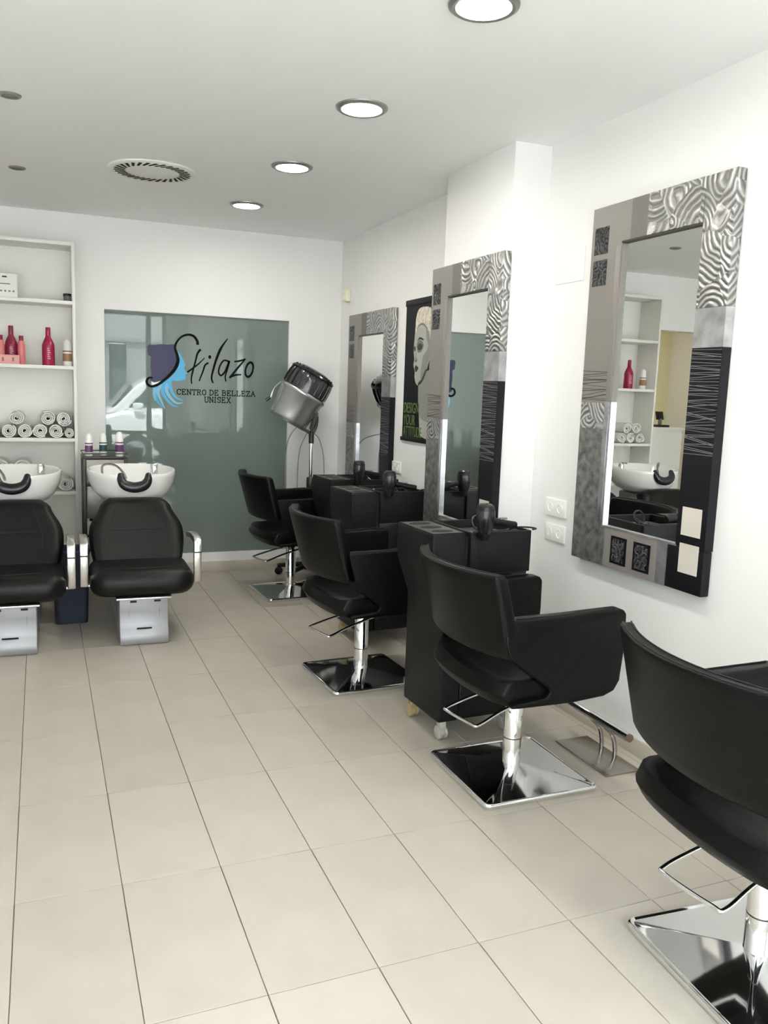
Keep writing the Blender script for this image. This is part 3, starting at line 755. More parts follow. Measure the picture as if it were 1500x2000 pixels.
# ------------------------------------------------------------------ mirrors
def build_mirror(label, xw, yfar, zb, W=0.835, HT=1.56, full=True):
    """s runs from the far edge towards the near edge"""
    t = thing('wall_mirror', label, 'mirror', (xw, yfar, zb), 0)
    rr = random.Random(3)
    k = W / 0.835
    D = 0.042

    def patch(name, s0, s1, z0, z1, m, d=D, b=0.0, x0=0.0):
        return obj(name, MB().box(-d, x0, -s1 * k, -s0 * k, z0, z1), m, t, b)
    patch('frame_panel', 0, 0.262, 1.395, HT, TAUPE)
    patch('frame_panel', 0.262, 0.368, 1.395, HT, RIB)
    patch('frame_panel', 0.368, 0.68, 1.395, HT, SWIRL, D + 0.001)
    patch('frame_panel', 0.68, 0.835, 1.08, HT, SWIRL, D + 0.001, 0.004)
    patch('frame_panel', 0.68, 0.835, 0.935, 1.08, FOIL)
    pb = patch('frame_panel', 0.68, 0.835, 0.53, 0.935, BLACKLAC)
    pk = patch('frame_panel', 0.68, 0.835, 0.175, 0.53, BLACKLAC)
    obj('frame_panel', MB().box(-D, 0, -0.835 * k, -0.635 * k, 0, 0.175), BLACKLAC, t, 0.006)
    patch('inset_square', 0.705, 0.808, 0.222, 0.332, BEIGE, D + 0.0015, 0, -D + 0.002)
    patch('inset_square', 0.705, 0.808, 0.075, 0.19, BEIGE, D + 0.0015, 0, -D + 0.002)
    patch('frame_panel', 0.578, 0.635, 0, 0.175, FOIL)
    patch('frame_panel', 0.235, 0.578, 0, 0.175, TAUPE)
    for s0 in (0.285, 0.435):
        patch('inset_square', s0, s0 + 0.105, 0.025, 0.145, BLACKLAC, D + 0.0015, 0, -D + 0.002)
        patch('inset_swirl', s0 + 0.012, s0 + 0.09, 0.035, 0.135, SWIRL_D, D + 0.003, 0, -D + 0.001)
    patch('frame_panel', 0, 0.235, 0, 0.175, STONE)
    patch('frame_panel', 0, 0.215, 0.175, 0.60, STONE)
    patch('frame_panel', 0, 0.215, 0.60, 0.715, SWIRL)
    pt = patch('frame_panel', 0, 0.215, 0.715, 1.395, TAUPE)
    patch('inset_square', 0.022, 0.118, 1.36, 1.475, SWIRL_D, D + 0.0015, 0, -D + 0.002)
    patch('inset_square', 0.022, 0.118, 1.225, 1.335, SWIRL_D, D + 0.0015, 0, -D + 0.002)
    patch('inner_strip', 0.176, 0.206, 0.20, 0.72, BRIGHT, D + 0.004, 0.002, -D + 0.002)
    patch('inner_strip', 0.180, 0.212, 0.72, 1.38, TAUPE, D + 0.004, 0.002, -D + 0.002)
    # scored lines
    def lines(parent, s0, s1, z0, z1, n, m):
        mb = MB()
        for i in range(n):
            z = z0 + (z1 - z0) * (i + rr.random() * 0.9) / n; a = rr.uniform(-0.0055, 0.0055) * (1 if rr.random() < 0.75 else 2.4); hw = rr.uniform(0.0006, 0.0013)
            za, zb2 = max(z0, min(z1, z - a)), max(z0, min(z1, z + a))
            x = -D - 0.0012
            mb.add([(x, -s0 * k, za - hw), (x, -s1 * k, zb2 - hw), (x, -s1 * k, zb2 + hw), (x, -s0 * k, za + hw), (-D, -s0 * k, za - hw), (-D, -s1 * k, zb2 - hw), (-D, -s1 * k, zb2 + hw), (-D, -s0 * k, za + hw)],
                   [(0, 1, 2, 3), (0, 4, 5, 1), (3, 2, 6, 7)])
        obj('scored_lines', mb, m, parent)
    lines(pb, 0.681, 0.834, 0.535, 0.93, 44, SCRATCH)
    lines(pt, 0.0, 0.175, 0.72, 0.86, 13, DARKMET)
    obj('mirror_glass', MB().box(-0.028, -0.005, -0.682 * k, -0.213 * k, 0.172, 1.397), MIRROR, t)
    obj('inner_lip', MB().box(-D - 0.001, -0.027, -0.684 * k, -0.211 * k, 1.388, 1.397), DARKMET, t)
    obj('inner_lip', MB().box(-D - 0.001, -0.027, -0.684 * k, -0.211 * k, 0.172, 0.180), FOIL, t)
    obj('inner_lip', MB().box(-D - 0.001, -0.027, -0.218 * k, -0.211 * k, 0.180, 0.72), FOIL, t)
    obj('inner_lip', MB().box(-D - 0.001, -0.027, -0.218 * k, -0.211 * k, 0.72, 1.388), TAUPE, t)
    return t


build_mirror('tall mirror with silver swirl and black scored frame on the wall beside the double sockets', XR, 1.368, 0.778)
build_mirror('tall mirror with silver swirl and black scored frame mounted on the pillar', XC, 2.582, 0.645, 0.80)
build_mirror('tall mirror with silver swirl and black scored frame beside the room corner and hood dryer', XR, 4.545, 0.535, 0.90)


# ------------------------------------------------------------------ poster
def text_mesh(txt, m, w_, h_, th=0.001):
    """built-in font text as a mesh of size w_ x h_ in (x right, y up)"""
    cu = bpy.data.curves.new('text', 'FONT'); cu.body = txt; cu.extrude = th
    o = bpy.data.objects.new('text', cu); COL.objects.link(o)
    dg = bpy.context.evaluated_depsgraph_get(); me = bpy.data.meshes.new_from_object(o.evaluated_get(dg))
    bpy.data.objects.remove(o); bpy.data.curves.remove(cu)
    xs = [v.co.x for v in me.vertices]; ys = [v.co.y for v in me.vertices]
    x0, x1, y0, y1 = min(xs), max(xs), min(ys), max(ys)
    for v in me.vertices: v.co.x = (v.co.x - x0) / (x1 - x0) * w_; v.co.y = (v.co.y - y0) / (y1 - y0) * h_
    me.materials.clear(); me.materials.append(m)
    return me


def build_poster():
    y1, y0, z0, z1 = 3.49, 2.86, 1.19, 2.125
    t = thing('portrait_poster', 'black hanging poster with a pale portrait and green lettering on the mirror wall', 'poster', (XR, y1, z0))
    obj('sheet', MB().box(-0.006, -0.001, -(y1 - y0), 0, 0.0, z1 - z0), POSTER, t)
    obj('rail', MB().box(-0.014, 0, -(y1 - y0) - 0.005, 0.0, z1 - z0 - 0.04, z1 - z0), PLASTIC, t, 0.003)
    obj('rail', MB().box(-0.016, 0, -(y1 - y0) - 0.012, 0.012, -0.012, 0.014), PLASTIC, t, 0.003)

    def pf(name, pts, m, lift):
        n = len(pts)
        # pts in (pixels across from the left edge /0.0083, height above the foot)
        vs = [(-0.006 - lift, -a, b) for a, b in pts] + [(-0.006, -a, b) for a, b in pts]
        obj(name, MB().add(vs, [tuple(range(n))] + [(i, (i + 1) % n, n + (i + 1) % n, n + i) for i in range(n)]), m, t)

    def sp(pts, n=5):
        P = spline([(a, b, 0) for a, b in pts] + [(pts[0][0], pts[0][1], 0)], n)[:-1]
        return [(p.x, p.y) for p in P]
    pf('portrait_body', sp([(0.315, 0.33), (0.27, 0.22), (0.28, 0.10), (0.32, 0.03), (0.60, 0.03), (0.61, 0.25), (0.50, 0.38), (0.42, 0.42)]), PG1, 0.0006)
    pf('portrait_neck', sp([(0.24, 0.37), (0.25, 0.25), (0.30, 0.15), (0.45, 0.16), (0.47, 0.42), (0.36, 0.46)]), PG6, 0.0008)
    pf('portrait_face', sp([(0.155, 0.70), (0.145, 0.60), (0.16, 0.54), (0.150, 0.50), (0.175, 0.46), (0.175, 0.42), (0.20, 0.38), (0.25, 0.365), (0.31, 0.40), (0.37, 0.48), (0.42, 0.60), (0.41, 0.72), (0.34, 0.79), (0.22, 0.78)]), PG1, 0.0010)
    pf('portrait_hair', sp([(0.16, 0.70), (0.165, 0.80), (0.20, 0.86), (0.28, 0.875), (0.38, 0.86), (0.46, 0.79), (0.47, 0.66), (0.43, 0.58), (0.40, 0.68), (0.33, 0.76), (0.24, 0.775), (0.19, 0.74)]), PG3, 0.0012)
    for k in range(9):
        a0 = 0.175 + 0.031 * k; c = [(a0, 0.735 + 0.004 * k - 0.0012 * k * k), (a0 - 0.004, 0.80), (a0 + 0.018, 0.868 - 0.0016 * (k - 4) ** 2), (a0 + 0.026, 0.862 - 0.0016 * (k - 4) ** 2), (a0 + 0.006, 0.80)]
        pf('portrait_lock', sp(c), (PG5, PG3)[k % 2], 0.0013 + 0.00005 * k)
    pf('portrait_cheek', sp([(0.30, 0.56), (0.36, 0.60), (0.40, 0.66), (0.40, 0.56), (0.35, 0.46), (0.29, 0.41), (0.27, 0.45)]), PG6, 0.0012)
    pf('portrait_temple', sp([(0.33, 0.74), (0.38, 0.70), (0.40, 0.62), (0.37, 0.63), (0.34, 0.68)]), PG6, 0.00125)
    pf('portrait_hairline', sp([(0.180, 0.735), (0.225, 0.765), (0.29, 0.768), (0.345, 0.735), (0.34, 0.730), (0.285, 0.758), (0.225, 0.756)]), PG2, 0.0018)
    pf('portrait_eye_shadow', sp([(0.190, 0.635), (0.225, 0.662), (0.275, 0.655), (0.300, 0.625), (0.270, 0.590), (0.215, 0.585)]), PG2, 0.0014)
    pf('portrait_eye', sp([(0.202, 0.620), (0.235, 0.640), (0.280, 0.628), (0.270, 0.604), (0.225, 0.598)]), PG4, 0.0016)
    pf('portrait_brow', sp([(0.195, 0.655), (0.235, 0.682), (0.295, 0.668), (0.290, 0.660), (0.235, 0.668)]), PG4, 0.0017)
    pf('portrait_eye', sp([(0.146, 0.615), (0.165, 0.628), (0.178, 0.608), (0.160, 0.592)]), PG4, 0.0016)
    pf('portrait_nose', sp([(0.178, 0.60), (0.188, 0.60), (0.192, 0.56), (0.212, 0.535), (0.195, 0.520), (0.170, 0.528), (0.180, 0.55)]), PG6, 0.0014)
    pf('portrait_nostril', sp([(0.176, 0.530), (0.190, 0.534), (0.200, 0.528), (0.188, 0.522)]), PG4, 0.0016)
    pf('portrait_lips', sp([(0.172, 0.484), (0.192, 0.500), (0.206, 0.494), (0.232, 0.482), (0.205, 0.456), (0.184, 0.462)]), PG4, 0.0016)
    pf('portrait_jaw', sp([(0.235, 0.362), (0.30, 0.39), (0.36, 0.46), (0.345, 0.47), (0.29, 0.41), (0.24, 0.385)]), PG4, 0.0013)
    for txt, zz, ww in (('DESIGN', 0.180, 0.245), ('YOUR', 0.098, 0.19), ('ATTITUDE', 0.020, 0.30)):
        o = link('lettering', text_mesh(txt, PGREEN, ww, 0.070), t)
        o.matrix_local = Matrix(((0, 0, -1, -0.0078), (-1, 0, 0, -0.02), (0, 1, 0, zz), (0, 0, 0, 1)))


build_poster()


# ------------------------------------------------------------------ wall fittings
def socket(label, y0, y1, z0, z1, group=None):
    t = thing('wall_socket', label, 'socket', (XR, (y0 + y1) / 2, (z0 + z1) / 2), 0, group)
    w2, h2 = (y1 - y0) / 2, (z1 - z0) / 2
    obj('plate', MB().box(-0.011, 0, -w2, w2, -h2, h2), WPLAST, t, 0.004)
    for s_ in (-1, 1):
        M = Matrix.Translation((-0.011, s_ * w2 * 0.48, 0)) @ Matrix.Rotation(-PI / 2, 4, 'Y')
        sk = obj('outlet', MB().lathe([(0.023, 0.0), (0.021, 0.0025), (0.019, 0.0), (0.018, -0.007), (0.0, -0.007)], 20, M, False), WPLAST, t)
        for dz in (-0.008, 0.008):
            obj('pin_hole', MB().lathe([(0.0032, 0.001), (0.0032, -0.004)], 8, Matrix.Translation((-0.006, s_ * w2 * 0.48 + dz, 0)) @ Matrix.Rotation(-PI / 2, 4, 'Y')), VOID, sk)


socket('white double wall socket beside the large mirror, the upper of two', 1.485, 1.655, 0.930, 1.017)
socket('white double wall socket beside the large mirror, the lower of two', 1.481, 1.651, 0.808, 0.892)
socket('white double wall socket below the portrait poster', 3.49, 3.645, 0.94, 1.02)
tag(obj('cover_plate', MB().box(XR - 0.006, XR, 1.47, 1.70, 2.05, 2.205), WALL, None, 0.003), 'white square junction cover plate on the wall above the double sockets', 'cover plate')
t = thing('motion_sensor', 'small cream motion sensor high on the wall near the room corner', 'sensor', (XR, 4.68, 2.265))
obj('housing', MB().prism([(-0.045, -0.05), (0.045, -0.05), (0.045, 0.05), (-0.045, 0.05)], lambda p, q, a: (-a, p * (1 - a * 3), q * (1 - a * 2)), 0.0, 0.045), mat('cream_plastic', lin((232, 228, 200)), 0.4), t, 0.008)
obj('lens', MB().box(-0.048, -0.04, -0.022, 0.022, -0.03, 0.0), WPLAST, t, 0.003)


# ------------------------------------------------------------------ foot rest
def build_footrest():
    t = thing('foot_rest', 'steel foot rest with a round bar on a floor plate below the large mirror', 'foot rest', (2.265, 0.905, 0))
    obj('plate', MB().box(-0.085, 0.085, -0.18, 0.18, 0.0, 0.008), STEEL, t, 0.002)
    for y in (-0.045, 0.045):
        obj('post', MB().tube(spline([(0.06, y, 0.008), (0.058, y, 0.05), (0.04, y, 0.11), (0.0, y, 0.15)], 6), 0.009, 12), STEEL, t)
    M = Matrix.Translation((-0.005, 0, 0.168)) @ Matrix.Rotation(PI / 2, 4, 'X')
    b = obj('bar', MB().lathe([(0.019, -0.205), (0.019, 0.205)], 20, M), CHROME, t)
    for s_ in (-1, 1):
        obj('end_cap', MB().lathe([(0.0, -0.004), (0.0165, -0.004), (0.0165, 0.004), (0.0, 0.004)], 18, Matrix.Translation((-0.005, s_ * 0.207, 0.168)) @ Matrix.Rotation(PI / 2, 4, 'X')), mat('copper_cap', lin((120, 98, 84)), 0.4, 0.5), b)


build_footrest()


# ------------------------------------------------------------------ hood dryer
def build_hood():
    t = thing('hood_dryer', 'silver and smoked black hood hair dryer on a chrome stand beside the green glass', 'hood dryer', (2.09, 4.50, 0))
    for k in range(5):
        a = 2 * PI * k / 5 + 2.6
        lg = obj('base_leg', MB().tube([(0.03 * math.cos(a), 0.03 * math.sin(a), 0.10), (0.25 * math.cos(a), 0.25 * math.sin(a), 0.075)], [0.022, 0.016], 10), PLASTIC, t)
        M = Matrix.Translation((0.25 * math.cos(a), 0.25 * math.sin(a), 0.03)) @ Matrix.Rotation(a, 4, 'Z') @ Matrix.Rotation(PI / 2, 4, 'X')
        obj('caster', MB().lathe([(0.018, -0.022), (0.03, -0.018), (0.03, 0.018), (0.018, 0.022)], 16, M).box(0.25 * math.cos(a) - 0.01, 0.25 * math.cos(a) + 0.01, 0.25 * math.sin(a) - 0.01, 0.25 * math.sin(a) + 0.01, 0.05, 0.085), PLASTIC, lg)
    obj('stand_tube', MB().lathe([(0.028, 0.08), (0.028, 0.72), (0.026, 0.74)], 18), PLASTIC, t)
    obj('clamp', MB().lathe([(0.030, 0.72), (0.033, 0.73), (0.033, 0.80), (0.028, 0.81)], 18), DARKMET, t)
    obj('pole', MB().lathe([(0.014, 0.78), (0.014, 1.12)], 18), CHROME, t)
    obj('pole_collar', MB().lathe([(0.021, 1.08), (0.021, 1.17), (0.015, 1.18)], 18), DARKMET, t)
    ax = Vector((0.46, -0.10, 0.88)).normalized()
    lx = (Vector((1, 0, 0)) - ax * ax.x).normalized(); ly = ax.cross(lx)
    M = Matrix.Translation((-0.195, 0.0, 1.262)) @ Matrix((lx, ly, ax)).transposed().to_4x4()
    hd = obj('hood', MB().lathe([(0.132, 0.004), (0.146, -0.006), (0.153, 0.004), (0.158, 0.03), (0.181, 0.215), (0.190, 0.225), (0.192, 0.240), (0.186, 0.250), (0.170, 0.250), (0.150, 0.05)], 48, M, False), HOODSIL, t)
    obj('hood_lip', MB().lathe([(0.128, 0.006), (0.140, -0.016), (0.152, -0.014), (0.155, 0.006)], 48, M, False), GREYARM, hd)
    obj('inner_shell', MB().lathe([(0.148, 0.03), (0.140, 0.12), (0.10, 0.17), (0.0, 0.18)], 32, M, False), VOID, hd)
    dome = obj('smoked_dome', MB().lathe([(0.176, 0.248), (0.178, 0.29), (0.176, 0.35), (0.168, 0.395), (0.150, 0.425), (0.11, 0.440), (0.0, 0.446)], 48, M, False), SMOKE, t)
    for k in range(22):
        a = 2 * PI * k / 22
        pts = [M @ Vector((r * math.cos(a), r * math.sin(a), z)) for r, z in ((0.179, 0.262), (0.181, 0.29), (0.179, 0.35), (0.171, 0.396), (0.153, 0.427))]
        obj('rib', MB().tube(pts, 0.005, 6), GLOSSBLACK, dome)
    obj('dome_rim', MB().lathe([(0.178, 0.395), (0.182, 0.402), (0.172, 0.415), (0.165, 0.408)], 40, M, False), GLOSSBLACK, dome)
    yk = spline([M @ Vector((0.12, -0.165, 0.16)), M @ Vector((0.17, -0.10, 0.03)), (0.02, -0.05, 1.30), (0.03, -0.01, 1.22), (0.0, 0.0, 1.15)], 6)
    obj('bracket', MB().tube(yk, [0.016] * 25, 10, False, (1.3, 0.8)), GREYARM, t)
    yk = spline([M @ Vector((0.11, -0.02, 0.0)), (-0.06, 0.0, 1.19), (0.0, 0.0, 1.155)], 6)
    obj('bracket_arm', MB().tube(yk, 0.013, 10), GREYARM, t)
    vs = obj('visor_handle', MB().tube(spline([M @ Vector((-0.190, 0.02, 0.235)), M @ Vector((-0.215, 0.02, 0.16)), M @ Vector((-0.20, 0.02, 0.07))], 6), 0.006, 8), CHROME, t)
    obj('grip', MB().tube([M @ Vector((-0.205, 0.02, 0.085)), M @ Vector((-0.225, 0.02, 0.05))], 0.012, 10), GLOSSBLACK, vs)
    for pts in ([(-0.08, 0.1, 1.22), (-0.13, 0.22, 1.08), (-0.14, 0.25, 0.8), (-0.13, 0.25, 0.45)], [(0.0, 0.08, 1.18), (-0.03, 0.22, 1.0), (-0.035, 0.25, 0.7), (-0.03, 0.25, 0.4)],
                [(0.03, 0.05, 1.16), (0.13, 0.2, 1.10), (0.19, 0.26, 0.95), (0.20, 0.26, 0.7), (0.18, 0.26, 0.4)]):
        obj('cable', MB().tube(spline(pts, 8), 0.0035, 6), CABLE, t)


build_hood()


# ------------------------------------------------------------------ wash units
def build_wash(label):
    t = thing('wash_chair', label, 'wash chair')
    # local: x across, front towards -y, origin on the floor at the pedestal front centre
    prof = [(0.012, 0.0), (0.0, 0.015), (-0.004, 0.04), (0.002, 0.07), (0.018, 0.095), (0.03, 0.13), (0.032, 0.20), (0.022, 0.272), (0.42, 0.272), (0.46, 0.2), (0.46, 0.0)]
    p = obj('pedestal', MB().prism(prof, YZ, -0.137, 0.137), SILVER, t, 0.006)
    obj('panel_groove', MB().tube([(-0.085, 0.0315, 0.25), (-0.085, 0.0325, 0.135), (-0.07, 0.031, 0.12), (0.07, 0.031, 0.12), (0.085, 0.0325, 0.135), (0.085, 0.0315, 0.25)], 0.0018, 6), GREYMET, p)
    obj('grip_slot', MB().box(-0.042, 0.042, 0.010, 0.024, 0.094, 0.101), VOID, p)
    for x in (-0.06, 0.075): obj('bolt', MB().box(x - 0.018, x + 0.018, 0.018, 0.03, 0.252, 0.262), VOID, p)
    obj('mount_plate', MB().box(-0.155, 0.155, 0.005, 0.45, 0.270, 0.282), ALU, t, 0.003)

    s = obj('seat', MB().prism(rrect(-0.295, 0.295, -0.005, 0.53, 0.11, 8), XY, 0.283, 0.433), LEATHER2, t, 0.066, 6)
    obj('seam', MB().tube([(-0.20, 0.15, 0.432), (-0.08, 0.12, 0.432), (0.08, 0.12, 0.432), (0.20, 0.15, 0.432)], 0.003, 6), SEAM, s)

    def halfw(v):
        return 0.262 + 0.024 * math.sin(PI * min(1, v * 1.25)) - 0.055 * sm(0.5, 1.0, v) - 0.05 * sm(0.88, 1.0, v) ** 2

    def back(u, v, sd):
        a = u * 2 - 1; hw = halfw(v); z = 0.405 + 0.375 * v; y = 0.445 + 0.225 * v
        e = min(1.0, (1 - abs(a)) / 0.22); rd = math.sqrt(max(0, 1 - (1 - e) ** 2)); e2 = min(1, (1 - v) / 0.12); rd *= math.sqrt(max(0, 1 - (1 - e2) ** 2)) * 0.9 + 0.1
        th = 0.012 + 0.05 * rd
        return (a * hw, y + (th if sd else -th - 0.012 * math.cos(a * PI / 2) * 0) - (0.02 * a * a), z)
    b = obj('backrest', MB().shell(back, 24, 18), LEATHER2, t, 0.004, 1, 60)

    def bp_(a, v):
        x, y, z = back((a + 1) / 2, v, 0); return (x, y - 0.0006, z)
    obj('seam', MB().tube([bp_(-0.55 + 1.1 * k / 12, 0.53) for k in range(13)], 0.0042, 6), SEAM, b)
    for s_ in (-1, 1):
        obj('seam', MB().tube([bp_(s_ * (0.56 + 0.02 * k / 10), 0.94 - 0.62 * k / 10) for k in range(11)], 0.003, 6), SEAM, b)
    obj('shell', MB().prism([(0.47, 0.30), (0.73, 0.74), (0.75, 0.72), (0.62, 0.42), (0.60, 0.30)], YZ, -0.2, 0.2), PLASTIC, t, 0.01)
    obj('bowl_column', MB().prism([(0.60, 0.0), (0.66, 0.45), (0.78, 0.73), (1.05, 0.73), (1.02, 0.4), (1.06, 0.0)], YZ, -0.14, 0.14), SILVER, t, 0.02, 3)
    # ceramic bowl
    n = 64; cy = 0.935
    mb = MB(); vs = []
    rings = [(0.30, 0.728, 0), (0.52, 0.735, 0), (0.74, 0.762, 0), (0.89, 0.812, 0), (0.965, 0.868, 0.4), (0.992, 0.908, 1), (1.0, 0.928, 1), (0.985, 0.940, 1), (0.955, 0.941, 1), (0.925, 0.930, 1), (0.86, 0.88, 0.6), (0.74, 0.83, 0.1), (0.50, 0.79, 0), (0.2, 0.78, 0)]
    for k, z, dp in rings:
        for i in range(n):
            a = 2 * PI * i / n; ca, sa = math.cos(a), math.sin(a)
            ex = 0.285 * math.copysign(abs(ca) ** 0.85, ca); ey = 0.25 * math.copysign(abs(sa) ** 0.9, sa)
            fr = max(0, -sa); x = ex * k; y = cy + ey * k - 0.04 * fr * (1 if k > 0.6 else k / 0.6)
            d = dp * 0.070 * (1 - sm(0.050, 0.105, abs(x))) * (1 if sa < 0 else 0)
            tilt = (y - cy) * 0.05
            vs.append((x, y, z - d + tilt))
    fs = []
    for j in range(len(rings) - 1):
        for i in range(n): fs.append((j * n + i, j * n + (i + 1) % n, (j + 1) * n + (i + 1) % n, (j + 1) * n + i))
    fs.append(tuple(range(n - 1, -1, -1))); fs.append(tuple((len(rings) - 1) * n + i for i in range(n)))
    bw = obj('bowl', mb.add(vs, fs), CERAMIC, t)
    yf = cy - 0.285
    nk = spline([(-0.086, yf + 0.03, 0.935), (-0.082, yf + 0.005, 0.895), (-0.058, yf - 0.005, 0.862), (0, yf - 0.008, 0.848), (0.058, yf - 0.005, 0.862), (0.082, yf + 0.005, 0.895), (0.086, yf + 0.03, 0.935)], 6)
    k = len(nk)
    obj('neck_rest', MB().tube(nk, [0.010 + 0.022 * math.sin(PI * i / (k - 1)) ** 0.6 for i in range(k)], 12, False, (0.95, 1.1)), RUBBER, t)
    hs = obj('spray_hose', MB().tube(spline([(-0.185, cy + 0.02, 0.90), (-0.185, cy + 0.0, 0.955), (-0.15, cy - 0.04, 0.975), (-0.10, cy - 0.08, 0.965), (-0.06, cy - 0.13, 0.925), (-0.045, cy - 0.16, 0.89)], 6), 0.008, 10), STEEL, t)
    mx = obj('mixer', MB().lathe([(0.026, 0.90), (0.026, 0.945), (0.020, 0.965), (0.0, 0.968)], 18, Matrix.Translation((0.155, cy + 0.08, 0))), CHROME, t)
    obj('mixer_lever', MB().box(0.145, 0.165, cy - 0.01, cy + 0.08, 0.962, 0.975), CHROME, mx, 0.003)
    obj('drain', MB().lathe([(0.03, 0.784), (0.03, 0.786)], 16, Matrix.Translation((0, cy, 0))), STEEL, bw)
    # aluminium arms
    ap = [(0.50, 0.58), (0.30, 0.606), (0.16, 0.604), (0.125, 0.588), (0.112, 0.555), (0.135, 0.33), (0.16, 0.33), (0.155, 0.49), (0.158, 0.55), (0.175, 0.568), (0.30, 0.57), (0.50, 0.545)]
    for s_ in (-1, 1):
        x0, x1 = s_ * 0.300, s_ * 0.345
        a = obj('armrest', MB().prism(ap, YZ, min(x0, x1), max(x0, x1)), ALU, t, 0.006)
        obj('joint', MB().box(min(x0, x1) + 0.002, max(x0, x1) - 0.002, 0.110, 0.120, 0.512, 0.520), DARKMET, a)
        obj('arm_stud', MB().lathe([(0.009, -0.03), (0.009, 0.04)], 12, Matrix.Translation((s_ * 0.298, 0.15, 0.335)) @ Matrix.Rotation(PI / 2, 4, 'Y')), CHROME, a)
    return t


w2 = build_wash('black wash chair with white basin in front of the small trolley and green glass')
w2.location = (0.634, 3.0, 0); w2.rotation_euler = (0, 0, -0.026)
dup(w2, (-0.080, 2.985, 0), -0.02, 'black wash chair with white basin in front of the towel shelves')

# waste bin between the wash chairs
t = thing('waste_bin', 'dark navy plastic bin standing between the two wash chairs', 'bin', (0.255, 3.66, 0))
mb = MB(); vs = []; fs = []
lev = [(0.86, 0.0), (0.88, 0.01), (1.0, 0.44), (1.03, 0.445), (1.03, 0.46), (0.97, 0.46), (0.85, 0.03)]
sq = rrect(-0.11, 0.11, -0.11, 0.11, 0.03, 4); n = len(sq)
for k_, z_ in lev: vs += [(a * k_, b * k_, z_) for a, b in sq]
for j in range(len(lev) - 1):
    for i in range(n): fs.append((j * n + i, j * n + (i + 1) % n, (j + 1) * n + (i + 1) % n, (j + 1) * n + i))
fs.append(tuple(range(n))); fs.append(tuple((len(lev) - 1) * n + i for i in range(n)))
obj('bucket', mb.add(vs, fs), NAVY, t)
obj('bag_edge', MB().tube([(a * 1.03, b * 1.03, 0.462) for a, b in sq], 0.006, 6, True), mat('blue_liner', lin((30, 52, 96)), 0.35), t)


# ------------------------------------------------------------------ shelf unit
SY0 = 4.567
SX0, SX1 = -0.70, 0.348
SZ = [2.066, 1.612, 1.097, 0.712, 0.30]


def build_shelf():
    t = thing('shelf_unit', 'tall white open shelf unit with towels and hair products against the back wall', 'shelf', (0, SY0, 0))
    d = YB - SY0 - 0.002
    obj('side_panel', MB().box(SX1 - 0.02, SX1, 0, d, 0, 2.468), WHITE, t, 0.001)
    obj('side_panel', MB().box(SX0, SX0 + 0.02, 0, d, 0, 2.468), WHITE, t, 0.001)
    obj('top_board', MB().box(SX0 + 0.02, SX1 - 0.02, 0, d, 2.444, 2.468), WHITE, t, 0.001)
    obj('back_panel', MB().box(SX0 + 0.02, SX1 - 0.02, d - 0.008, d, 0.02, 2.444), WHITE, t)
    for z in SZ:
        obj('shelf_board', MB().box(SX0 + 0.02, SX1 - 0.02, 0.004, d - 0.008, z - 0.025, z), WHITE, t, 0.001)
    obj('plinth', MB().box(SX0 + 0.02, SX1 - 0.02, 0.02, 0.04, 0, 0.08), WHITE, t)


build_shelf()


def towel_roll(label, x, z, r, y=4.60, ln=0.235, group=None, rz=0.0):
    rr = random.Random(int(x * 1000) + int(z * 100))
    ph = [rr.uniform(0, 6.28) for _ in range(4)]
    # one strip wound from the core outwards; its outer turn closes on itself
    turns = 3.3; ns = 74; th = 0.30; sl = 8; vs = []; fs = []
    for i in range(ns + 1):
        q = i / ns; a = 2 * PI * turns * q + ph[0]
        rad = r * (0.10 + 0.84 * q) * (1 + 0.045 * math.sin(2 * a + ph[1]) * q); w_ = r * 0.84 / turns * 0.80 * (0.75 + 0.25 * math.sin(5 * a + ph[3]) ** 2)
        for j in range(sl + 1):
            v = j / sl; bulge = 1 - 0.07 * abs(v * 2 - 1) ** 5 + 0.018 * math.sin(v * 9 + ph[2] + a)
            yy = v * ln + (0.010 * (1 - q) + 0.006 * math.sin(a * 1.7 + ph[2])) * (1 if v < 0.5 else -1) * abs(v * 2 - 1)
            for k_ in (0, 1):
                rd = rad * bulge + (w_ if k_ else 0)
                vs.append((rd * math.cos(a), yy, r + min(rd, 1.02 * r) * math.sin(a) * 0.97))
    st = (sl + 1) * 2
    for i in range(ns):
        o0, o1 = i * st, (i + 1) * st
        for j in range(sl):
            fs.append((o0 + 2 * j, o0 + 2 * j + 2, o1 + 2 * j + 2, o1 + 2 * j)); fs.append((o0 + 2 * j + 1, o1 + 2 * j + 1, o1 + 2 * j + 3, o0 + 2 * j + 3))
        fs.append((o0, o1, o1 + 1, o0 + 1)); fs.append((o0 + 2 * sl, o0 + 2 * sl + 1, o1 + 2 * sl + 1, o1 + 2 * sl))
    for o0 in (0, ns * st):
        for j in range(sl): fs.append((o0 + 2 * j, o0 + 2 * j + 1, o0 + 2 * j + 3, o0 + 2 * j + 2))
    o = obj('rolled_towel', MB().add(vs, fs), TOWEL, sharp=70)
    o.location = (x, y, z); o.rotation_euler = (0, 0, rz); tag(o, label, 'towel', group)
    return o


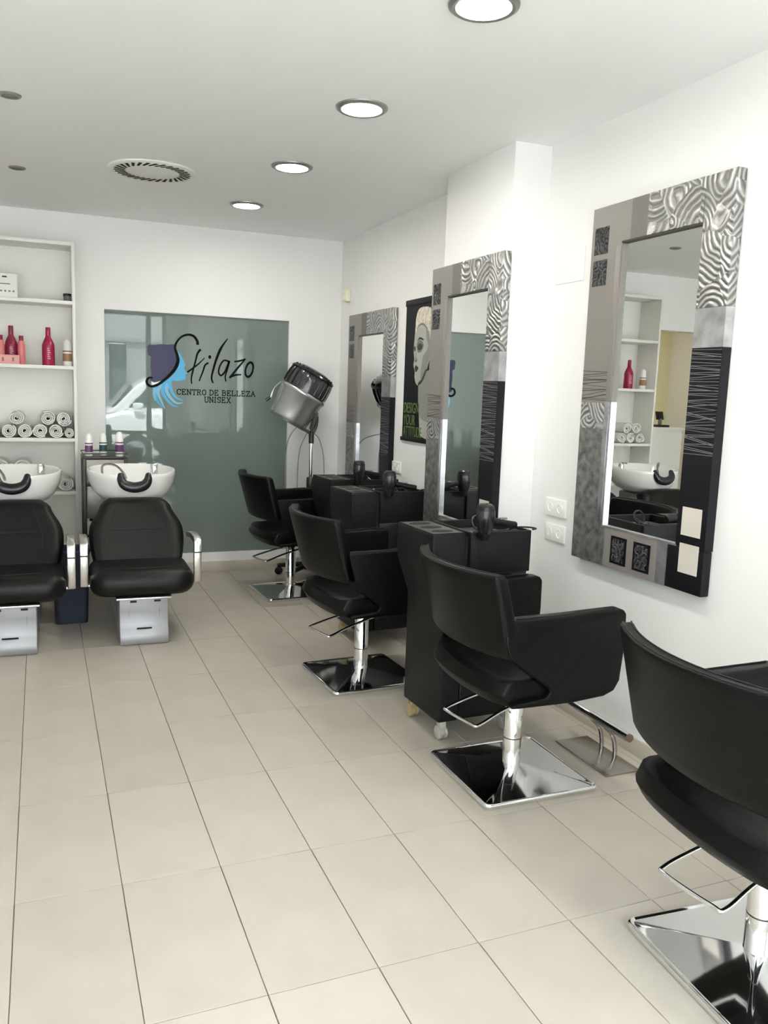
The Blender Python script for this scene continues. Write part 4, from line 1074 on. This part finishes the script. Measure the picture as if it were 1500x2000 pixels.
g3 = 'rolled towels on the middle shelf'
zb = SZ[2]
lab_b = 'rolled white towel in the bottom row on the shelf below the bottles'
lab_t = 'rolled white towel on top of the row on the shelf below the bottles'
rl = 0.0505
for x in (-0.215, -0.109, -0.003, 0.100, 0.203): towel_roll(lab_b, x, zb, rl, group=g3)
towel_roll(lab_b, 0.2905, zb, 0.036, 4.615, group=g3)
towel_roll(lab_t, -0.056, zb + 0.0895, 0.0495, group=g3)
towel_roll(lab_t, 0.151, zb + 0.0895, 0.0515, 4.61, group=g3, rz=0.05)
towel_roll(lab_t, 0.258, zb + 0.087, 0.0515, 4.595, group=g3, rz=-0.03)
gm = 'rolled towels seen only in the large mirror'
lm_ = 'rolled white towel at the far end of the towel shelf, seen in the large mirror'
for x, dz in ((-0.37, 0), (-0.476, 0), (-0.582, 0), (-0.423, 0.09), (-0.53, 0.09)): towel_roll(lm_, x, zb + dz, rl, group=gm)
g4 = 'rolled towels on the shelf behind the basin'
lab4 = 'rolled white towel on the shelf behind the white basin'
z4 = SZ[3]
for x in (-0.24, -0.125, -0.01, 0.11): towel_roll(lab4, x, z4, 0.055, group=g4)
towel_roll('large rolled towel heaped on others on the shelf behind the white basin', -0.175, z4 + 0.104, 0.068, group='heaped towels behind the basin')
towel_roll('large rolled towel heaped on others on the shelf behind the white basin', -0.02, z4 + 0.104, 0.064, group='heaped towels behind the basin')
towel_roll('rolled white towel lying alone beside the shelf side, lower shelf', 0.258, z4, 0.052)


def bottle(name, label, cat, x, y, z, prof, m, extras=(), group=None):
    t = thing(name, label, cat, (x, y, z), 0, group)
    obj('body', MB().lathe(prof, 28), m, t)
    for nm, pr, mm in extras:
        obj(nm, MB().lathe(pr, 28, None, False), mm, t)
    return t


z2 = SZ[1]


def big_bottle(label, x, y, m):
    t = bottle('shampoo_bottle', label, 'bottle', x, y, z2, [(0.0, 0.0), (0.040, 0.0), (0.043, 0.006), (0.043, 0.135), (0.040, 0.152), (0.030, 0.176), (0.020, 0.196), (0.0165, 0.210), (0.0, 0.210)], m,
               [('cap', [(0.0165, 0.208), (0.0175, 0.212), (0.0165, 0.262), (0.0145, 0.268), (0.0, 0.268)], m)])
    for k in range(6):
        obj('printed_mark', MB().box(-0.006, 0.014 - (k % 3) * 0.004, -0.0440, -0.0422, 0.045 + k * 0.014, 0.051 + k * 0.014), PRINTW, t)
    return t


big_bottle('large magenta bottle standing alone on the shelf above the towels', 0.165, 4.66, MAGENTA)
big_bottle('large magenta bottle at the far shelf end, seen in the large mirror', -0.43, 4.65, MAGENTA)
big_bottle('large dark red bottle behind the pink box on the shelf', -0.078, 4.70, MAGENTA_D)
bottle('spray_bottle', 'slim pink bottle beside the large dark red bottle', 'bottle', -0.012, 4.675, z2, [(0.0, 0.0), (0.024, 0.0), (0.026, 0.005), (0.025, 0.13), (0.018, 0.165), (0.0, 0.166)], PINK,
       [('cap', [(0.015, 0.164), (0.015, 0.195), (0.013, 0.20), (0.0, 0.20)], MAGENTA_D)])
bottle('spray_bottle', 'slim rose bottle at the left end of the shelf behind the pink box', 'bottle', -0.145, 4.675, z2, [(0.0, 0.0), (0.024, 0.0), (0.026, 0.005), (0.025, 0.13), (0.018, 0.165), (0.0, 0.166)], PINK,
       [('cap', [(0.015, 0.164), (0.015, 0.195), (0.013, 0.20), (0.0, 0.20)], MAGENTA_D)])
t = thing('product_box', 'low pink carton in front of the dark red bottle', 'box', (-0.10, 4.60, z2))
obj('carton', MB().box(-0.085, 0.075, -0.02, 0.03, 0, 0.062), PINKBOX, t, 0.002)
for x in (-0.03, 0.035): obj('printed_mark', MB().box(x - 0.007, x + 0.007, -0.0208, -0.019, 0.018, 0.044), MAGENTA_D, t)


def pump(label, x, y, z, m, s=1.0):
    pr = [(0.0, 0.0), (0.026, 0.0), (0.028, 0.004), (0.028, 0.108), (0.026, 0.116), (0.024, 0.150), (0.020, 0.162), (0.012, 0.172), (0.0, 0.174)]
    t = bottle('mousse_bottle', label, 'bottle', x, y, z, [(a * s, b * s) for a, b in pr], WPLAST,
               [('label_band', [(0.0284 * s, 0.032 * s), (0.0286 * s, 0.034 * s), (0.0286 * s, 0.080 * s), (0.0284 * s, 0.082 * s)], m), ('label_stripe', [(0.0284 * s, 0.093 * s), (0.0286 * s, 0.094 * s), (0.0286 * s, 0.101 * s), (0.0284 * s, 0.102 * s)], m)])
    return t


pump('white spray bottle with a brown label beside the large magenta bottle', 0.292, 4.655, z2, BROWN, 1.08)
pump('white spray bottle with a brown label at the far shelf end, seen in the mirror', -0.60, 4.65, z2, BROWN, 1.08)
t = thing('gift_box', 'white printed carton on the top shelf', 'box', (-0.13, 4.62, SZ[0]))
obj('carton', MB().box(-0.11, 0.105, -0.02, 0.10, 0, 0.158), WHITE, t, 0.002)
obj('printed_mark', MB().box(0.01, 0.04, -0.0208, -0.019, 0.132, 0.142), DARKMET, t)
obj('printed_mark', MB().box(-0.01, 0.06, -0.0208, -0.019, 0.086, 0.093), PRINTG, t)
for k in range(5): obj('printed_mark', MB().box(-0.03 + 0.026 * k, -0.018 + 0.026 * k, -0.0208, -0.019, 0.036, 0.047), PRINTG, t)
t = thing('product_jar', 'small dark grey jar at the end of the top shelf', 'jar', (0.300, 4.70, SZ[0]))
obj('body', MB().lathe([(0.0, 0.0), (0.024, 0.0), (0.026, 0.004), (0.026, 0.040), (0.0, 0.040)], 24), GREYPOT, t)
obj('lid', MB().lathe([(0.027, 0.040), (0.028, 0.044), (0.028, 0.056), (0.026, 0.060), (0.0, 0.060)], 24), DARKMET, t)


# ------------------------------------------------------------------ small trolley and its bottles
def build_trolley():
    t = thing('utility_trolley', 'grey metal trolley with a drawer between the shelf unit and the green glass', 'trolley', (0.515, 4.42, 0))
    for x in (-0.138, 0.138):
        for y in (-0.14, 0.14):
            po_ = obj('post', MB().box(x - 0.011, x + 0.011, y - 0.011, y + 0.011, 0.06, 0.985), DARKMET, t, 0.002)
            obj('wheel', MB().lathe([(0.012, -0.012), (0.028, -0.010), (0.028, 0.010), (0.012, 0.012)], 14, Matrix.Translation((x, y, 0.028)) @ Matrix.Rotation(PI / 2, 4, 'Y')).box(x - 0.006, x + 0.006, y - 0.006, y + 0.006, 0.03, 0.065), PLASTIC, po_)
    obj('top_tray', MB().box(-0.15, 0.15, -0.152, 0.152, 0.975, 0.988), DARKMET, t, 0.002)
    obj('tray_rim', MB().tube([(-0.148, -0.15, 1.012), (0.148, -0.15, 1.012), (0.148, 0.15, 1.012), (-0.148, 0.15, 1.012)], 0.004, 6, True), DARKMET, t)
    dr = obj('drawer', MB().box(-0.126, 0.126, -0.148, 0.13, 0.80, 0.970), GREYMET, t, 0.003)
    obj('handle_slot', MB().box(-0.04, 0.045, -0.1495, -0.147, 0.905, 0.935), VOID, dr)
    obj('lower_panel', MB().box(-0.126, 0.126, -0.12, 0.13, 0.55, 0.78), GREYMET, t, 0.003)
    for z in (0.42, 0.12): obj('tray', MB().box(-0.135, 0.135, -0.145, 0.145, z, z + 0.012), DARKMET, t, 0.002)
    return t


build_trolley()
pump('white spray bottle with a purple label on the trolley, beside the shelf unit', 0.412, 4.36, 0.988, PURPLE, 0.92)
pump('white spray bottle with a teal label on the trolley', 0.512, 4.43, 0.988, TEAL, 0.92)
pump('white spray bottle with a purple label on the trolley, beside the green glass', 0.618, 4.36, 0.988, PURPLE, 1.0)
bottle('lotion_bottle', 'white round bottle on the lower trolley tray behind the wash chair', 'bottle', 0.42, 4.35, 0.432, [(0.0, 0.0), (0.034, 0.0), (0.036, 0.005), (0.034, 0.075), (0.016, 0.095), (0.0, 0.096)], WPLAST, [('cap', [(0.014, 0.095), (0.014, 0.115), (0.0, 0.116)], GLOSSBLACK)])

# ------------------------------------------------------------------ side room seen in the mirror
t = thing('counter', 'pale counter cabinet in the cream side room, seen in the large mirror', 'counter', (-1.6, 5.65, 0))
obj('carcass', MB().box(-0.20, 0.28, -0.25, 0.25, 0.0, 1.19), WHITE, t, 0.003)
obj('worktop', MB().box(-0.21, 0.30, -0.27, 0.27, 1.19, 1.22), WHITE, t, 0.003)
dr = obj('door', MB().box(-0.19, 0.27, -0.268, -0.252, 0.08, 1.16), WHITE, t, 0.003)
obj('handle', MB().box(0.235, 0.25, -0.282, -0.266, 0.55, 0.85), STEEL, dr)
t = thing('card_terminal', 'black payment terminal on the counter in the side room', 'terminal', (-1.62, 5.55, 1.22))
obj('base', MB().box(-0.09, 0.07, -0.05, 0.05, 0.0, 0.025), GLOSSBLACK, t, 0.004)
obj('stand', MB().box(-0.01, 0.02, -0.015, 0.015, 0.02, 0.09), GREYPOT, t, 0.002)
obj('screen', MB().prism([(-0.04, 0.08), (0.05, 0.08), (0.05, 0.17), (-0.04, 0.17)], lambda p, q, a: (p, a + (q - 0.08) * 0.3, q), -0.012, 0.012), GLOSSBLACK, t, 0.003)
